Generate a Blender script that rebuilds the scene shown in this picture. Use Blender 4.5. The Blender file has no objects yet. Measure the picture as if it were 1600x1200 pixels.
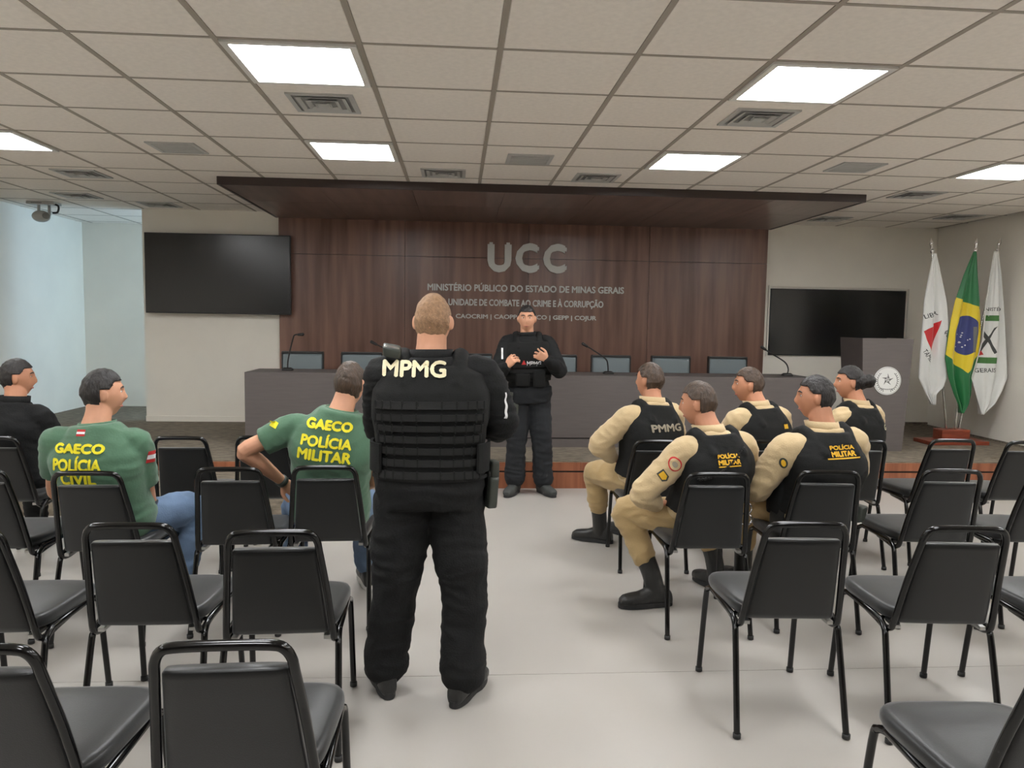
import bpy, bmesh, math, random
from mathutils import Vector, Matrix, noise
from mathutils.bvhtree import BVHTree

random.seed(7)
V = Vector
PI = math.pi
S = bpy.context.scene
C = S.collection

# ------------------------------------------------------------------ camera
CH = 1.6
YAW, PITCH, ROLL, FPX = 0.0716666, 0.0820024, 0.0155423, 1190.34
fw = V((math.sin(YAW)*math.cos(PITCH), math.cos(YAW)*math.cos(PITCH), -math.sin(PITCH)))
r0 = V((math.cos(YAW), -math.sin(YAW), 0)); u0 = r0.cross(fw)
rr = r0*math.cos(ROLL) + u0*math.sin(ROLL); uu = -r0*math.sin(ROLL) + u0*math.cos(ROLL)
cam = bpy.data.cameras.new('camera'); cam.sensor_fit = 'HORIZONTAL'; cam.sensor_width = 36
cam.lens = FPX/1600*36; cam.clip_start = 0.05
co = bpy.data.objects.new('camera', cam); C.objects.link(co)
M4 = Matrix((rr, uu, -fw)).transposed().to_4x4(); M4.translation = V((0, 0, CH))
co.matrix_world = M4
S.camera = co

# ------------------------------------------------------------------ world, exposure
w = bpy.data.worlds.new('sky'); S.world = w; w.use_nodes = True
bg = w.node_tree.nodes['Background']; bg.inputs[0].default_value = (0.48, 0.73, 1.0, 1); bg.inputs[1].default_value = 7.6
vs = S.view_settings; vs.view_transform = 'Standard'; vs.look = 'None'; vs.gamma = 1; vs.exposure = 0.25
vs.use_curve_mapping = False
LAMP = 26.5          # radiance of the ceiling LED panels

# ------------------------------------------------------------------ materials
def srgb(r, g, b):
    f = lambda c: (c/255/12.92 if c/255 <= .04045 else ((c/255+.055)/1.055)**2.4)
    return (f(r), f(g), f(b))

def mat(name, col, rough=.6, metal=0., var=0., scale=8., stretch=(1, 1, 1), bump=0., bscale=60., spec=.5, sheen=0., detail=4., col2=None, coat=0.):
    m = bpy.data.materials.new(name); m.use_nodes = True
    nt = m.node_tree; n = nt.nodes; L = nt.links; b = n['Principled BSDF']
    b.inputs['Base Color'].default_value = (*col, 1); b.inputs['Roughness'].default_value = rough
    b.inputs['Metallic'].default_value = metal; b.inputs['Specular IOR Level'].default_value = spec
    if sheen: b.inputs['Sheen Weight'].default_value = sheen
    if coat: b.inputs['Coat Weight'].default_value = coat; b.inputs['Coat Roughness'].default_value = .08
    tc = n.new('ShaderNodeTexCoord'); mp = n.new('ShaderNodeMapping'); mp.inputs['Scale'].default_value = stretch
    L.new(tc.outputs['Object'], mp.inputs[0])
    if var or col2:
        t = n.new('ShaderNodeTexNoise'); t.inputs['Scale'].default_value = scale; t.inputs['Detail'].default_value = detail
        L.new(mp.outputs[0], t.inputs['Vector'])
        mx = n.new('ShaderNodeMix'); mx.data_type = 'RGBA'
        ra = n.new('ShaderNodeValToRGB'); ra.color_ramp.elements[0].position = .35; ra.color_ramp.elements[1].position = .65
        L.new(t.outputs['Fac'], ra.inputs[0]); L.new(ra.outputs[0], mx.inputs[0])
        c2 = col2 if col2 else tuple(c*(1-var) for c in col); c1 = col if col2 else tuple(min(1, c*(1+var)) for c in col)
        mx.inputs[6].default_value = (*c1, 1); mx.inputs[7].default_value = (*c2, 1)
        L.new(mx.outputs[2], b.inputs['Base Color'])
    if bump:
        t2 = n.new('ShaderNodeTexNoise'); t2.inputs['Scale'].default_value = bscale; t2.inputs['Detail'].default_value = 3
        L.new(mp.outputs[0], t2.inputs['Vector'])
        bp = n.new('ShaderNodeBump'); bp.inputs['Strength'].default_value = bump; bp.inputs['Distance'].default_value = .01
        L.new(t2.outputs['Fac'], bp.inputs['Height']); L.new(bp.outputs[0], b.inputs['Normal'])
    return m

def emit(name, col, s):
    m = bpy.data.materials.new(name); m.use_nodes = True; b = m.node_tree.nodes['Principled BSDF']
    b.inputs['Base Color'].default_value = (.8, .8, .8, 1)
    b.inputs['Emission Color'].default_value = (*col, 1); b.inputs['Emission Strength'].default_value = s
    return m

def wood(name, c1, c2, rough, stretch, scale=3.):
    return mat(name, c1, rough, col2=c2, scale=scale, stretch=stretch, detail=8, bump=.04, bscale=40)

MT = dict(
    wall=mat('white_paint', srgb(243, 238, 227), .85, var=.02, scale=2, bump=.05, bscale=150),
    tile=mat('mineral_tile', srgb(242, 235, 226), .95, var=.03, scale=30, bump=.12, bscale=220),
    runner=mat('shaded_grid_metal', srgb(166, 157, 145), .7),  # shading along the grid is put into this colour, darker than the tiles
    slab=mat('slab_dark', (.12, .115, .11), .9),
    floor=mat('vinyl_floor', srgb(172, 167, 160), .36, var=.025, scale=1.3, spec=.45),
    carpet=mat('carpet', srgb(150, 139, 122), .98, col2=srgb(98, 88, 76), scale=5, stretch=(2.2, 16, 4), bump=.5, bscale=120, detail=6),
    wood=wood('dark_walnut', srgb(138, 104, 90), srgb(104, 74, 62), .30, (3.2, 3.2, .22)),
    wood_x=wood('dark_walnut_soffit', srgb(134, 114, 106), srgb(110, 92, 86), .28, (3.2, .3, 1)),
    fascia=mat('canopy_edge', srgb(58, 46, 43), .4),
    riser=wood('red_brown_laminate', srgb(158, 98, 68), srgb(122, 70, 46), .4, (5, 5, .4)),
    groove=mat('groove_shadow_black', (.012, .010, .009), .8),
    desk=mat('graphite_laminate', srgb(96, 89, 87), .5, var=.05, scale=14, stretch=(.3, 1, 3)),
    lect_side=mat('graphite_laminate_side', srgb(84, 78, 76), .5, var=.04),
    tube=mat('black_tube_paint', (.003, .003, .003), .16, spec=.45),
    vinyl=mat('black_vinyl', (.006, .0062, .006), .34, bump=.06, bscale=320, spec=.28, sheen=.26),
    glide=mat('black_rubber', (.015, .015, .015), .6),
    bracket=mat('bare_steel', (.45, .45, .44), .3, metal=1),
    tvscreen=mat('screen_glass', (.012, .0125, .013), .22, spec=.5, var=.1),
    tvframe=mat('tv_frame', (.012, .012, .013), .35),
    letter=mat('brushed_steel_letter', srgb(205, 204, 198), .5, metal=.15),
    exec_pad=mat('slate_leather', srgb(112, 122, 126), .5),
    exec_rim=mat('black_plastic', (.02, .02, .02), .4),
    mic=mat('mic_black', (.02, .018, .017), .45),
    white=mat('white_metal', srgb(228, 226, 220), .5),
    vent=mat('vent_paint', srgb(190, 190, 186), .5),
    ventdark=mat('vent_throat', (.30, .30, .29), .8),
    led=emit('led_panel', (.97, .985, 1.0), LAMP),
    glass=mat('window_glass', (.9, .95, 1), .02),
    green=mat('green_cotton', srgb(78, 112, 88), .9, var=.06, scale=5, sheen=.2, bump=.15, bscale=90),
    yellow=mat('yellow_print', srgb(238, 226, 40), .7),
    gold=mat('gold_print', srgb(226, 176, 40), .7),
    cream=mat('cream_print', srgb(228, 218, 182), .75),
    grey_print=mat('grey_print', srgb(150, 140, 122), .75),
    white_print=mat('white_print', srgb(225, 225, 225), .7),
    red=mat('red_print', srgb(190, 40, 40), .7),
    jean=mat('blue_denim', srgb(92, 112, 138), .9, var=.18, scale=7, bump=.2, bscale=160),
    black_cloth=mat('black_ripstop', (.0085, .0088, .009), .85, var=.15, scale=6, bump=.25, bscale=120, spec=.3),
    navy_cloth=mat('charcoal_twill', (.017, .0185, .021), .85, var=.15, scale=6, bump=.25, bscale=120, spec=.3),
    vest=mat('black_cordura', (.0070, .0073, .0070), .8, bump=.35, bscale=260, spec=.3),
    web=mat('black_webbing', (.0125, .0125, .012), .75, bump=.3, bscale=300, spec=.3),
    khaki=mat('khaki_twill', srgb(196, 172, 132), .88, var=.06, scale=6, bump=.2, bscale=120, sheen=.15),
    khaki_tr=mat('khaki_trouser_twill', srgb(172, 146, 102), .88, var=.07, scale=6, bump=.2, bscale=120, sheen=.15),
    boot=mat('black_leather', (.018, .018, .017), .42, bump=.15, bscale=140),
    boot_g=mat('dusty_black_suede', (.045, .048, .045), .8, bump=.2, bscale=140),
    sole=mat('black_sole', (.02, .02, .02), .7),
    sole_w=mat('white_sole', srgb(225, 222, 218), .6),
    sock=mat('white_sock', srgb(215, 213, 208), .9),
    skin=mat('skin', srgb(206, 152, 122), .5, var=.05, scale=12, spec=.35),
    skin_d=mat('tanned_skin', srgb(190, 134, 104), .5, var=.05, scale=12, spec=.35),
    hair_d=mat('dark_hair', (.013, .010, .009), .5, var=.3, scale=60, stretch=(1, 1, .3), bump=.6, bscale=120),
    hair_b=mat('brown_hair', (.06, .036, .022), .5, var=.3, scale=60, stretch=(1, 1, .3), bump=.6, bscale=120),
    hair_t=mat('cropped_tan_hair', srgb(150, 116, 86), .7, var=.2, scale=90, bump=.5, bscale=300),
    eye=mat('eye_white', (.75, .73, .70), .2), iris=mat('iris', (.03, .018, .01), .2),
    lip=mat('lip', srgb(168, 96, 84), .5),
    gear=mat('dark_green_polymer', srgb(58, 62, 56), .5, bump=.1, bscale=200),
    chrome=mat('chrome', (.75, .75, .75), .12, metal=1),
    basewood=mat('cherry_wood', srgb(140, 66, 44), .35, var=.2, scale=6, stretch=(1, 5, 5)),
    pole=mat('flag_pole_metal', (.75, .74, .72), .25, metal=1),
    seal=mat('white_seal', srgb(226, 226, 222), .5), sealink=mat('seal_grey', srgb(105, 105, 102), .6),
)

# ------------------------------------------------------------------ mesh helpers
def link(name, me, m=None, parent=None, smooth=False, bevel=0):
    if m is not None:
        me.materials.clear(); me.materials.append(MT[m] if isinstance(m, str) else m)
    if smooth:
        me.polygons.foreach_set('use_smooth', [True]*len(me.polygons))
    o = bpy.data.objects.new(name, me); C.objects.link(o)
    if parent: o.parent = parent
    return o

def done(bm, name='m'):
    bmesh.ops.recalc_face_normals(bm, faces=bm.faces)
    me = bpy.data.meshes.new(name); bm.to_mesh(me); bm.free()
    return me

def tag(o, label=None, cat=None, group=None, kind=None):
    if label: o['label'] = label
    if cat: o['category'] = cat
    if group: o['group'] = group
    if kind: o['kind'] = kind
    return o

def empty(name, loc=(0, 0, 0), rz=0, label=None, cat=None, group=None):
    o = bpy.data.objects.new(name, None); C.objects.link(o); o.location = loc; o.rotation_euler = (0, 0, rz)
    o.empty_display_size = .1
    return tag(o, label, cat, group)

def bx(bm, x0, x1, y0, y1, z0, z1, bev=0, mtx=None):
    vs_ = [bm.verts.new(V((x, y, z))) for x in (x0, x1) for y in (y0, y1) for z in (z0, z1)]
    fs = [bm.faces.new([vs_[i] for i in f]) for f in ((0, 1, 3, 2), (4, 6, 7, 5), (0, 4, 5, 1), (2, 3, 7, 6), (0, 2, 6, 4), (1, 5, 7, 3))]
    if mtx is not None:
        for v in vs_: v.co = mtx @ v.co
    if bev:
        es = list({e for f in fs for e in f.edges})
        bmesh.ops.bevel(bm, geom=es, offset=bev, segments=2, affect='EDGES', profile=.7)
    return vs_

def boxo(name, dims, m, parent=None, bev=0, kind=None, mtx=None):
    bm = bmesh.new(); bx(bm, *dims, bev=bev, mtx=mtx)
    o = link(name, done(bm), m, parent)
    if kind: o['kind'] = kind
    return o

def spl(pts, rads, k=5):
    n = len(pts)
    if n < 3:
        return [pts[0].lerp(pts[1], i/k) for i in range(k+1)], [rads[0]+(rads[1]-rads[0])*i/k for i in range(k+1)]
    P, R = [], []
    for i in range(n-1):
        p0 = pts[max(i-1, 0)]; p1 = pts[i]; p2 = pts[i+1]; p3 = pts[min(i+2, n-1)]
        for j in range(k):
            t = j/k
            P.append(.5*((2*p1) + (-p0+p2)*t + (2*p0-5*p1+4*p2-p3)*t*t + (-p0+3*p1-3*p2+p3)*t**3))
            tt = t*t*(3-2*t)
            R.append(rads[i]+(rads[i+1]-rads[i])*tt)
    P.append(pts[-1].copy()); R.append(rads[-1])
    return P, R

def tube(bm, pts, rads, n=12, dome=True, k=0, sq=None):
    pts = [V(p) for p in pts]
    if not isinstance(rads, (list, tuple)): rads = [rads]*len(pts)
    if k: pts, rads = spl(pts, list(rads), k)
    N = len(pts); T = []
    for i in range(N):
        d = pts[min(i+1, N-1)] - pts[max(i-1, 0)]
        T.append(d.normalized() if d.length > 1e-9 else V((0, 0, 1)))
    a = T[0].orthogonal().normalized(); rings = []
    def ring(c, a_, b_, r): return [bm.verts.new(c + (a_*math.cos(2*PI*q/n) + b_*math.sin(2*PI*q/n))*r) for q in range(n)]
    seq = []
    for i in range(N):
        a = (a - T[i]*a.dot(T[i])).normalized(); b = T[i].cross(a)
        seq.append((pts[i], a.copy(), b, rads[i], T[i]))
    if dome:
        c, a_, b_, r, t = seq[0]
        rings.append(ring(c - t*r*.85, a_, b_, r*.5)); rings.append(ring(c - t*r*.5, a_, b_, r*.86))
    for c, a_, b_, r, t in seq: rings.append(ring(c, a_, b_, r))
    if dome:
        c, a_, b_, r, t = seq[-1]
        rings.append(ring(c + t*r*.5, a_, b_, r*.86)); rings.append(ring(c + t*r*.85, a_, b_, r*.5))
    for A, B in zip(rings, rings[1:]):
        for q in range(n): bm.faces.new((A[q], A[(q+1) % n], B[(q+1) % n], B[q]))
    bm.faces.new(rings[0][::-1]); bm.faces.new(rings[-1])

def loft(bm, rings):
    R = [[bm.verts.new(p) for p in r] for r in rings]; n = len(R[0])
    for A, B in zip(R, R[1:]):
        for q in range(n): bm.faces.new((A[q], A[(q+1) % n], B[(q+1) % n], B[q]))
    bm.faces.new(R[0][::-1]); bm.faces.new(R[-1])

def sgp(x, p): return math.copysign(abs(x)**p, x)

def ering(c, a, b, n=28, p=2.4):
    return [c + a*sgp(math.cos(2*PI*i/n), 2/p) + b*sgp(math.sin(2*PI*i/n), 2/p) for i in range(n)]

def ellipsoid(bm, c, ax, ay, az, nu=16, nv=10):
    rings = []
    for i in range(1, nv):
        th = PI*i/nv
        rings.append([c + az*math.cos(th) + (ax*math.cos(2*PI*j/nu) + ay*math.sin(2*PI*j/nu))*math.sin(th) for j in range(nu)])
    loft(bm, rings)

def remesh(bm, vox, smooth=4, dec=None):
    me = done(bm); o = bpy.data.objects.new('tmp', me); C.objects.link(o)
    m = o.modifiers.new('r', 'REMESH'); m.mode = 'VOXEL'; m.voxel_size = vox
    if smooth:
        s = o.modifiers.new('s', 'SMOOTH'); s.iterations = smooth; s.factor = .5
    if dec:
        d = o.modifiers.new('d', 'DECIMATE'); d.ratio = dec
    dg = bpy.context.evaluated_depsgraph_get()
    out = bpy.data.meshes.new_from_object(o.evaluated_get(dg))
    bpy.data.objects.remove(o); bpy.data.meshes.remove(me)
    return out

def wrinkle(me, amp=.004, f=14., seed=0., stretch=(1, 1, 1.6)):
    off = V((seed, seed*1.7, -seed))
    nr = [v.normal.copy() for v in me.vertices]
    for v, n in zip(me.vertices, nr):
        p = V((v.co.x*stretch[0], v.co.y*stretch[1], v.co.z*stretch[2])) + off
        w_ = noise.noise_vector(p*3)*.12
        a = 1-abs(noise.noise((p+w_)*f))*2; b = noise.noise((p+w_)*f*.45)
        v.co += n*amp*(a*.8 + b*.9)
    me.update()

def text_bm(s, size, off=0., ext=0., sx=1.0, shear=0., res=3):
    cu = bpy.data.curves.new('t', 'FONT'); cu.body = s; cu.size = size; cu.align_x = 'CENTER'; cu.align_y = 'CENTER'
    cu.offset = off*size; cu.extrude = ext; cu.resolution_u = res; cu.shear = shear
    o = bpy.data.objects.new('t', cu); C.objects.link(o)
    dg = bpy.context.evaluated_depsgraph_get(); dg.update()
    me = bpy.data.meshes.new_from_object(o.evaluated_get(dg))
    bpy.data.objects.remove(o)
    bm = bmesh.new(); bm.from_mesh(me); bpy.data.meshes.remove(me)
    xs = [v.co.x for v in bm.verts]; ys = [v.co.y for v in bm.verts]
    cx, cy = (min(xs)+max(xs))/2, (min(ys)+max(ys))/2
    for v in bm.verts: v.co.x = (v.co.x-cx)*sx; v.co.y -= cy
    return bm

def fit_text(s, width, height, off=.02, ext=0., shear=0.):
    bm = text_bm(s, 1.0, 0, 0, 1, shear)
    if off:
        me = bpy.data.meshes.new('t'); bm.to_mesh(me)
        for q, (dx, dy) in enumerate(((off, 0), (-off, 0), (0, off), (0, -off))):
            n0 = len(bm.verts); bm.from_mesh(me); bm.verts.ensure_lookup_table()
            for v in bm.verts[n0:]: v.co.x += dx; v.co.y += dy; v.co.z += .0004*(q+1)
        bpy.data.meshes.remove(me)
    xs = [v.co.x for v in bm.verts]; ys = [v.co.y for v in bm.verts]
    kx = width/(max(xs)-min(xs)); ky = height/(max(ys)-min(ys))
    for v in bm.verts: v.co.x *= kx; v.co.y *= ky
    if ext:
        r = bmesh.ops.extrude_face_region(bm, geom=list(bm.faces))
        for g in r['geom']:
            if isinstance(g, bmesh.types.BMVert): g.co.z += ext
    return bm

def densify(bm, mx):
    bmesh.ops.triangulate(bm, faces=bm.faces)
    for _ in range(5):
        es = [e for e in bm.edges if e.calc_length() > mx]
        if not es: break
        bmesh.ops.subdivide_edges(bm, edges=es, cuts=1)
        bmesh.ops.triangulate(bm, faces=[f for f in bm.faces if len(f.verts) > 3])

def bvh_of(o, also=()):
    vs_, ps = [], []
    for q in (o, *also):
        off = q.parent.location if q.parent else V()
        n0 = len(vs_); vs_ += [v.co + off for v in q.data.vertices]
        ps += [tuple(i+n0 for i in p.vertices) for p in q.data.polygons]
    return BVHTree.FromPolygons(vs_, ps)

def project(bm, o, r, u, bvh, lift=.004, mx=.02, reach=.25):
    r = V(r).normalized(); u = (V(u) - r*V(u).dot(r)).normalized(); n = r.cross(u)
    densify(bm, mx); last = None
    for v in bm.verts:
        p = V(o) + r*v.co.x + u*v.co.y
        h = bvh.ray_cast(p + n*reach, -n, reach*2)
        if h[0] is not None: v.co = h[0] + n*(lift+v.co.z)
        else: v.co = p
    return bm

# ================================================================== ROOM
CEIL = 2.932; TL = .6875; X0 = -1.868; Y0 = 3.8616
XL, XR, YB, YR, YC = -5.45, 6.43, 9.95, -2.8, 11.6
def gx(i): return X0 + TL*i
def gy(j): return Y0 + TL*j

fl = boxo('floor', (XL-.2, XR+.2, YR-.2, 7.3, -.12, -.006), 'floor', kind='structure')
for y0, y1 in ((-2.8, -.67), (-.667, 3.332), (3.335, 7.20)):
    boxo('vinyl_sheet', (XL, XR, y0, y1, -.006, 0), 'floor', fl)
def wallo(name, *d): return boxo(name, d, 'wall', kind='structure')
wallo('wall_left', XL-.2, XL, YR-.2, YC+.2, -.1, 3.2)
wallo('wall_right', XR, XR+.2, YR-.2, YB+.2, -.1, 3.2)
MT['rear']=mat('darkened_rear_wall', srgb(120, 112, 104), .9, var=.1)  # unseen rear wall, darkened so the chair backs reflect less light
boxo('wall_rear', (XL, XR, YR-.2, YR, -.1, 3.2), 'rear', kind='structure')
wallo('wall_back', -3.95, XR, YB, YB+.12, 0, 3.2)
wallo('wall_corridor_back', XL, -1.4, YC, YC+.2, 0, 3.2)
# corridor end wall with its window opening
bm = bmesh.new(); WX = -1.6
bx(bm, WX, WX+.2, YB+.12, YB+.25, 0, 3.2); bx(bm, WX, WX+.2, YC-.1, YC, 0, 3.2)
bx(bm, WX, WX+.2, YB+.25, YC-.1, 0, .55); bx(bm, WX, WX+.2, YB+.25, YC-.1, 2.75, 3.2)
tag(link('wall_corridor_end', done(bm), 'wall'), kind='structure')
wn = empty('window_1', (WX+.1, (YB+YC)/2, .55)); wn['kind'] = 'structure'
for (a, b, c, d) in ((-.75, .75, 0, .05), (-.75, .75, 2.15, 2.2), (-.75, -.70, .05, 2.15), (.70, .75, .05, 2.15), (-.025, .025, .05, 2.15)):
    boxo('window_frame', (-.03, .03, a, b, c, d), 'white', wn)
pl = bpy.data.lights.new('window_portal', 'AREA'); pl.shape = 'RECTANGLE'; pl.size = 1.4; pl.size_y = 2.1; pl.cycles.is_portal = True
po = bpy.data.objects.new('window_portal', pl); C.objects.link(po); po.location = (WX+.12, (YB+YC)/2, 1.65); po.rotation_euler = (0, PI/2, 0)
po.rotation_euler = (PI/2, 0, PI/2)
d_ = po.rotation_euler.to_matrix() @ V((0, 0, -1))
if d_.x > 0: po.rotation_euler = (PI/2, 0, -PI/2)

boxo('baseboard_back_left', (-3.95, -2.27, YB-.018, YB, .26, .33), 'wall', kind='structure')
boxo('baseboard_back_right', (4.07, XR, YB-.018, YB, .26, .31), 'carpet', kind='structure')
boxo('baseboard_right', (XR-.014, XR, 7.5, YB, .26, .28), 'carpet', kind='structure')

# ceiling: slab, grid runners and lay-in tiles
ce = boxo('ceiling', (XL-.2, XR+.2, YR-.2, YC+.2, CEIL+.03, CEIL+.2), 'slab', kind='structure')
LIGHTS = [(i, j) for i in (-3, 1, 5, 9) for j in (3, 0, -3, -6)]
bmT = bmesh.new(); a = TL/2-.012; b_ = TL/2-.010
vsb = bx(bmT, -a, a, -b_, b_, 0, .018)
bmesh.ops.bevel(bmT, geom=[e for e in bmT.edges if all(v.co.z < .001 for v in e.verts)], offset=.006, segments=1, affect='EDGES')
tile_me = done(bmT, 'ceiling_tile'); tile_me.materials.append(MT['tile'])
far = bmesh.new(); ntile = 0
imin, imax = -6, 12; jmin, jmax = -14, 11
for i in range(imin, imax):
    for j in range(jmin, jmax+1):
        x0, x1, y0, y1 = max(gx(i), XL), min(gx(i+1), XR), max(gy(j), YR), min(gy(j+1), YC)
        if x1-x0 < .03 or y1-y0 < .03 or (i, j) in LIGHTS: continue
        if (x1-x0 < TL-.01) or (y1-y0 < TL-.01) or gy(j+1) < 2.6 or abs(gx(i)-.3) > .9*gy(j+1)+1.0:
            edge = gy(j+1) >= 2.6
            if edge and abs(gx(i)-.3) <= .9*gy(j+1)+1.0:
                boxo('ceiling_tile', (x0+.008, x1-.008, y0+.005, y1-.005, CEIL, CEIL+.018), 'tile', ce)
            else: bx(far, x0+.008, x1-.008, y0+.005, y1-.005, CEIL, CEIL+.018)
            continue
        o = bpy.data.objects.new('ceiling_tile', tile_me); C.objects.link(o); o.parent = ce
        o.location = (gx(i)+TL/2, gy(j)+TL/2, CEIL); ntile += 1
tag(link('ceiling_tiles_overhead', done(far), 'tile', ce), kind='stuff')
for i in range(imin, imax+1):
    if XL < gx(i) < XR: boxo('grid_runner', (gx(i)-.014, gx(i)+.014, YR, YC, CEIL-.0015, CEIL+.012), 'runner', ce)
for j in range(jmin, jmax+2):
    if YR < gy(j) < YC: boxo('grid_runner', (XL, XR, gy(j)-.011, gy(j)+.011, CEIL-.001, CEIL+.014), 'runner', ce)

LLAB = {(1, 0): 'large bright LED ceiling panel at upper left, nearest of the left pair', (1, 3): 'smaller bright LED ceiling panel left of centre, nearer the canopy',
        (5, 0): 'large bright LED ceiling panel at upper right, nearest of the right pair', (5, 3): 'smaller bright LED ceiling panel right of centre, nearer the canopy',
        (-3, 3): 'bright LED ceiling panel cut by the left edge of the photo', (9, 3): 'bright LED ceiling panel cut by the right edge of the photo'}
for (i, j) in LIGHTS:
    lab = LLAB.get((i, j), 'square LED ceiling panel outside the view, overhead or behind the photographer')
    t = empty('ceiling_light', (gx(i)+TL/2, gy(j)+TL/2, CEIL), 0, lab, 'ceiling light', 'LED ceiling panels')
    h = TL/2-.016
    for k, (a0, a1, b0, b1) in enumerate(((-h, h, -h, -h+.035), (-h, h, h-.035, h), (-h, -h+.035, -h+.035, h-.035), (h-.035, h, -h+.035, h-.035))):
        boxo('frame', (a0, a1, b0, b1, -.012, .02), 'white', t)
    boxo('light_diffuser', (-h+.035, h-.035, -h+.035, h-.035, -.002, .008), 'led', t)

def diffuser(x, y, lab, half=.19, grille=False):
    t = empty('air_vent', (x, y, CEIL), 0, lab, 'air vent', 'return air grilles' if grille else 'square ceiling air diffusers')
    h = half
    for (a0, a1, b0, b1) in ((-h, h, -h, -h+.03), (-h, h, h-.03, h), (-h, -h+.03, -h+.03, h-.03), (h-.03, h, -h+.03, h-.03)):
        boxo('frame', (a0, a1, b0, b1, -.010, .0), 'vent', t)
    boxo('throat', (-h+.03, h-.03, -h+.03, h-.03, -.003, -.0005), 'ventdark' if not grille else 'vent', t)
    if grille:
        n = 9
        for k in range(n):
            y_ = -h+.045 + (2*h-.09)*k/(n-1)
            boxo('slat', (-h+.03, h-.03, y_-.008, y_+.008, -.008, -.004), 'vent', t, mtx=None)
    else:
        for k in range(3):
            r = h-.05-k*.05
            bm = bmesh.new(); z0, z1 = -.012-.004*k, -.003
            q0 = [bm.verts.new((sx*r, sy*r, z0)) for sx, sy in ((-1, -1), (1, -1), (1, 1), (-1, 1))]
            q1 = [bm.verts.new((sx*(r-.026), sy*(r-.026), z1)) for sx, sy in ((-1, -1), (1, -1), (1, 1), (-1, 1))]
            for q in range(4): bm.faces.new((q0[q], q0[(q+1) % 4], q1[(q+1) % 4], q1[q]))
            o = link('louvre_ring', done(bm), 'vent', t); sm = o.modifiers.new('s', 'SOLIDIFY'); sm.thickness = .003
        boxo('core', (-.035, .035, -.035, .035, -.02, -.004), 'vent', t)
    return t
for x, y, lab in ((-.84, 4.92, 'pale square air diffuser just behind the large left ceiling light'), (1.91, 4.9, 'pale square air diffuser just behind the large right ceiling light'),
                  (-.145, 7.07, 'dark square air diffuser left of centre just before the wooden canopy'), (1.25, 7.08, 'dark square air diffuser right of centre just before the wooden canopy'),
                  (-3.56, 7.61, 'square air diffuser at far left, nearest of the left group'), (-4.27, 9.0, 'square air diffuser above the blue-lit wall at far left'),
                  (-3.58, 9.55, 'square air diffuser over the left wall screen'), (4.58, 7.48, 'square air diffuser to the right of the canopy corner'),
                  (4.59, 9.3, 'square air diffuser beside the right end of the canopy near the wall'), (5.97, 8.86, 'square air diffuser above the flags')):
    diffuser(x, y, lab, .2)
for x, y, lab in ((-2.23, 6.34, 'flat grey return grille on the left of the ceiling'), (.57, 6.37, 'flat grey return grille in the middle of the ceiling'), (3.3, 6.29, 'flat grey return grille on the right of the ceiling')):
    diffuser(x, y, lab, .185, True)

# stage, steps, carpet
st = empty('stage_platform', (0, 7.2, 0)); st['kind'] = 'structure'
def stg(name, dims, m): return boxo(name, (dims[0], dims[1], dims[2]-7.2, dims[3]-7.2, dims[4], dims[5]), m, st)
stg('stage_deck', (XL, 5.54, 7.215, YB, 0, .26), 'carpet'); stg('stage_deck', (5.54, XR, 7.49, YB, 0, .26), 'carpet')
stg('corridor_floor', (XL, -1.4, YB, YC, 0, .26), 'carpet')
stg('carpet_step', (5.54, XR, 7.2, 7.489, 0, .13), 'carpet'); stg('carpet_step', (XL, -.55, 6.2, 7.2, 0, .17), 'carpet')
xs = [-.55, 1.6, 3.6, 5.54]
for a, b in zip(xs, xs[1:]): stg('riser_panel', (a+.001, b-.001, 7.2, 7.215, 0, .155), 'riser')
xs = [XL, -3.4, -1.0, 1.2, 3.4, 5.54]
for a, b in zip(xs, xs[1:]): stg('riser_panel', (a+.001, b-.001, 7.2, 7.215, .172, .252), 'riser')
stg('riser_groove', (XL, 5.54, 7.208, 7.2149, .155, .172), 'groove')
stg('riser_panel', (5.54, 5.555, 7.2, 7.49, .0, .252), 'riser')

# wood feature wall and canopy
fwall = empty('wall_feature', (0, YB, .26)); fwall['kind'] = 'structure'
boxo('backing', (-2.27, 4.07, -.02, 0, 0, 2.64), 'groove', fwall)
wx = [-2.27+k*1.585 for k in range(5)]
for k in range(4):
    for z0, z1 in ((0, 2.15), (2.15, 2.64)):
        boxo('wood_panel', (wx[k]+.0025, wx[k+1]-.0025, -.04, -.02, z0+.0025, z1-.0025), 'wood', fwall)
cn = empty('ceiling_canopy', (0, YB, CEIL)); cn['kind'] = 'structure'
YF = 7.55-YB
boxo('canopy_core', (-2.27, 4.07, YF+.02, -.04, -.062, -.001), 'groove', cn)
boxo('fascia', (-2.30, 4.10, YF, YF+.02, -.078, -.001), 'fascia', cn)
boxo('fascia', (-2.30, -2.27, YF+.02, -.04, -.078, -.001), 'fascia', cn); boxo('fascia', (4.07, 4.10, YF+.02, -.04, -.078, -.001), 'fascia', cn)
cw = 6.34/7
for k in range(7):
    for y0, y1 in ((YF+.02, -1.38), (-1.38, -.04)):
        boxo('soffit_panel', (-2.27+k*cw+.002, -2.27+(k+1)*cw-.002, y0+.002, y1-.002, -.074, -.062), 'wood_x', cn)

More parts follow.
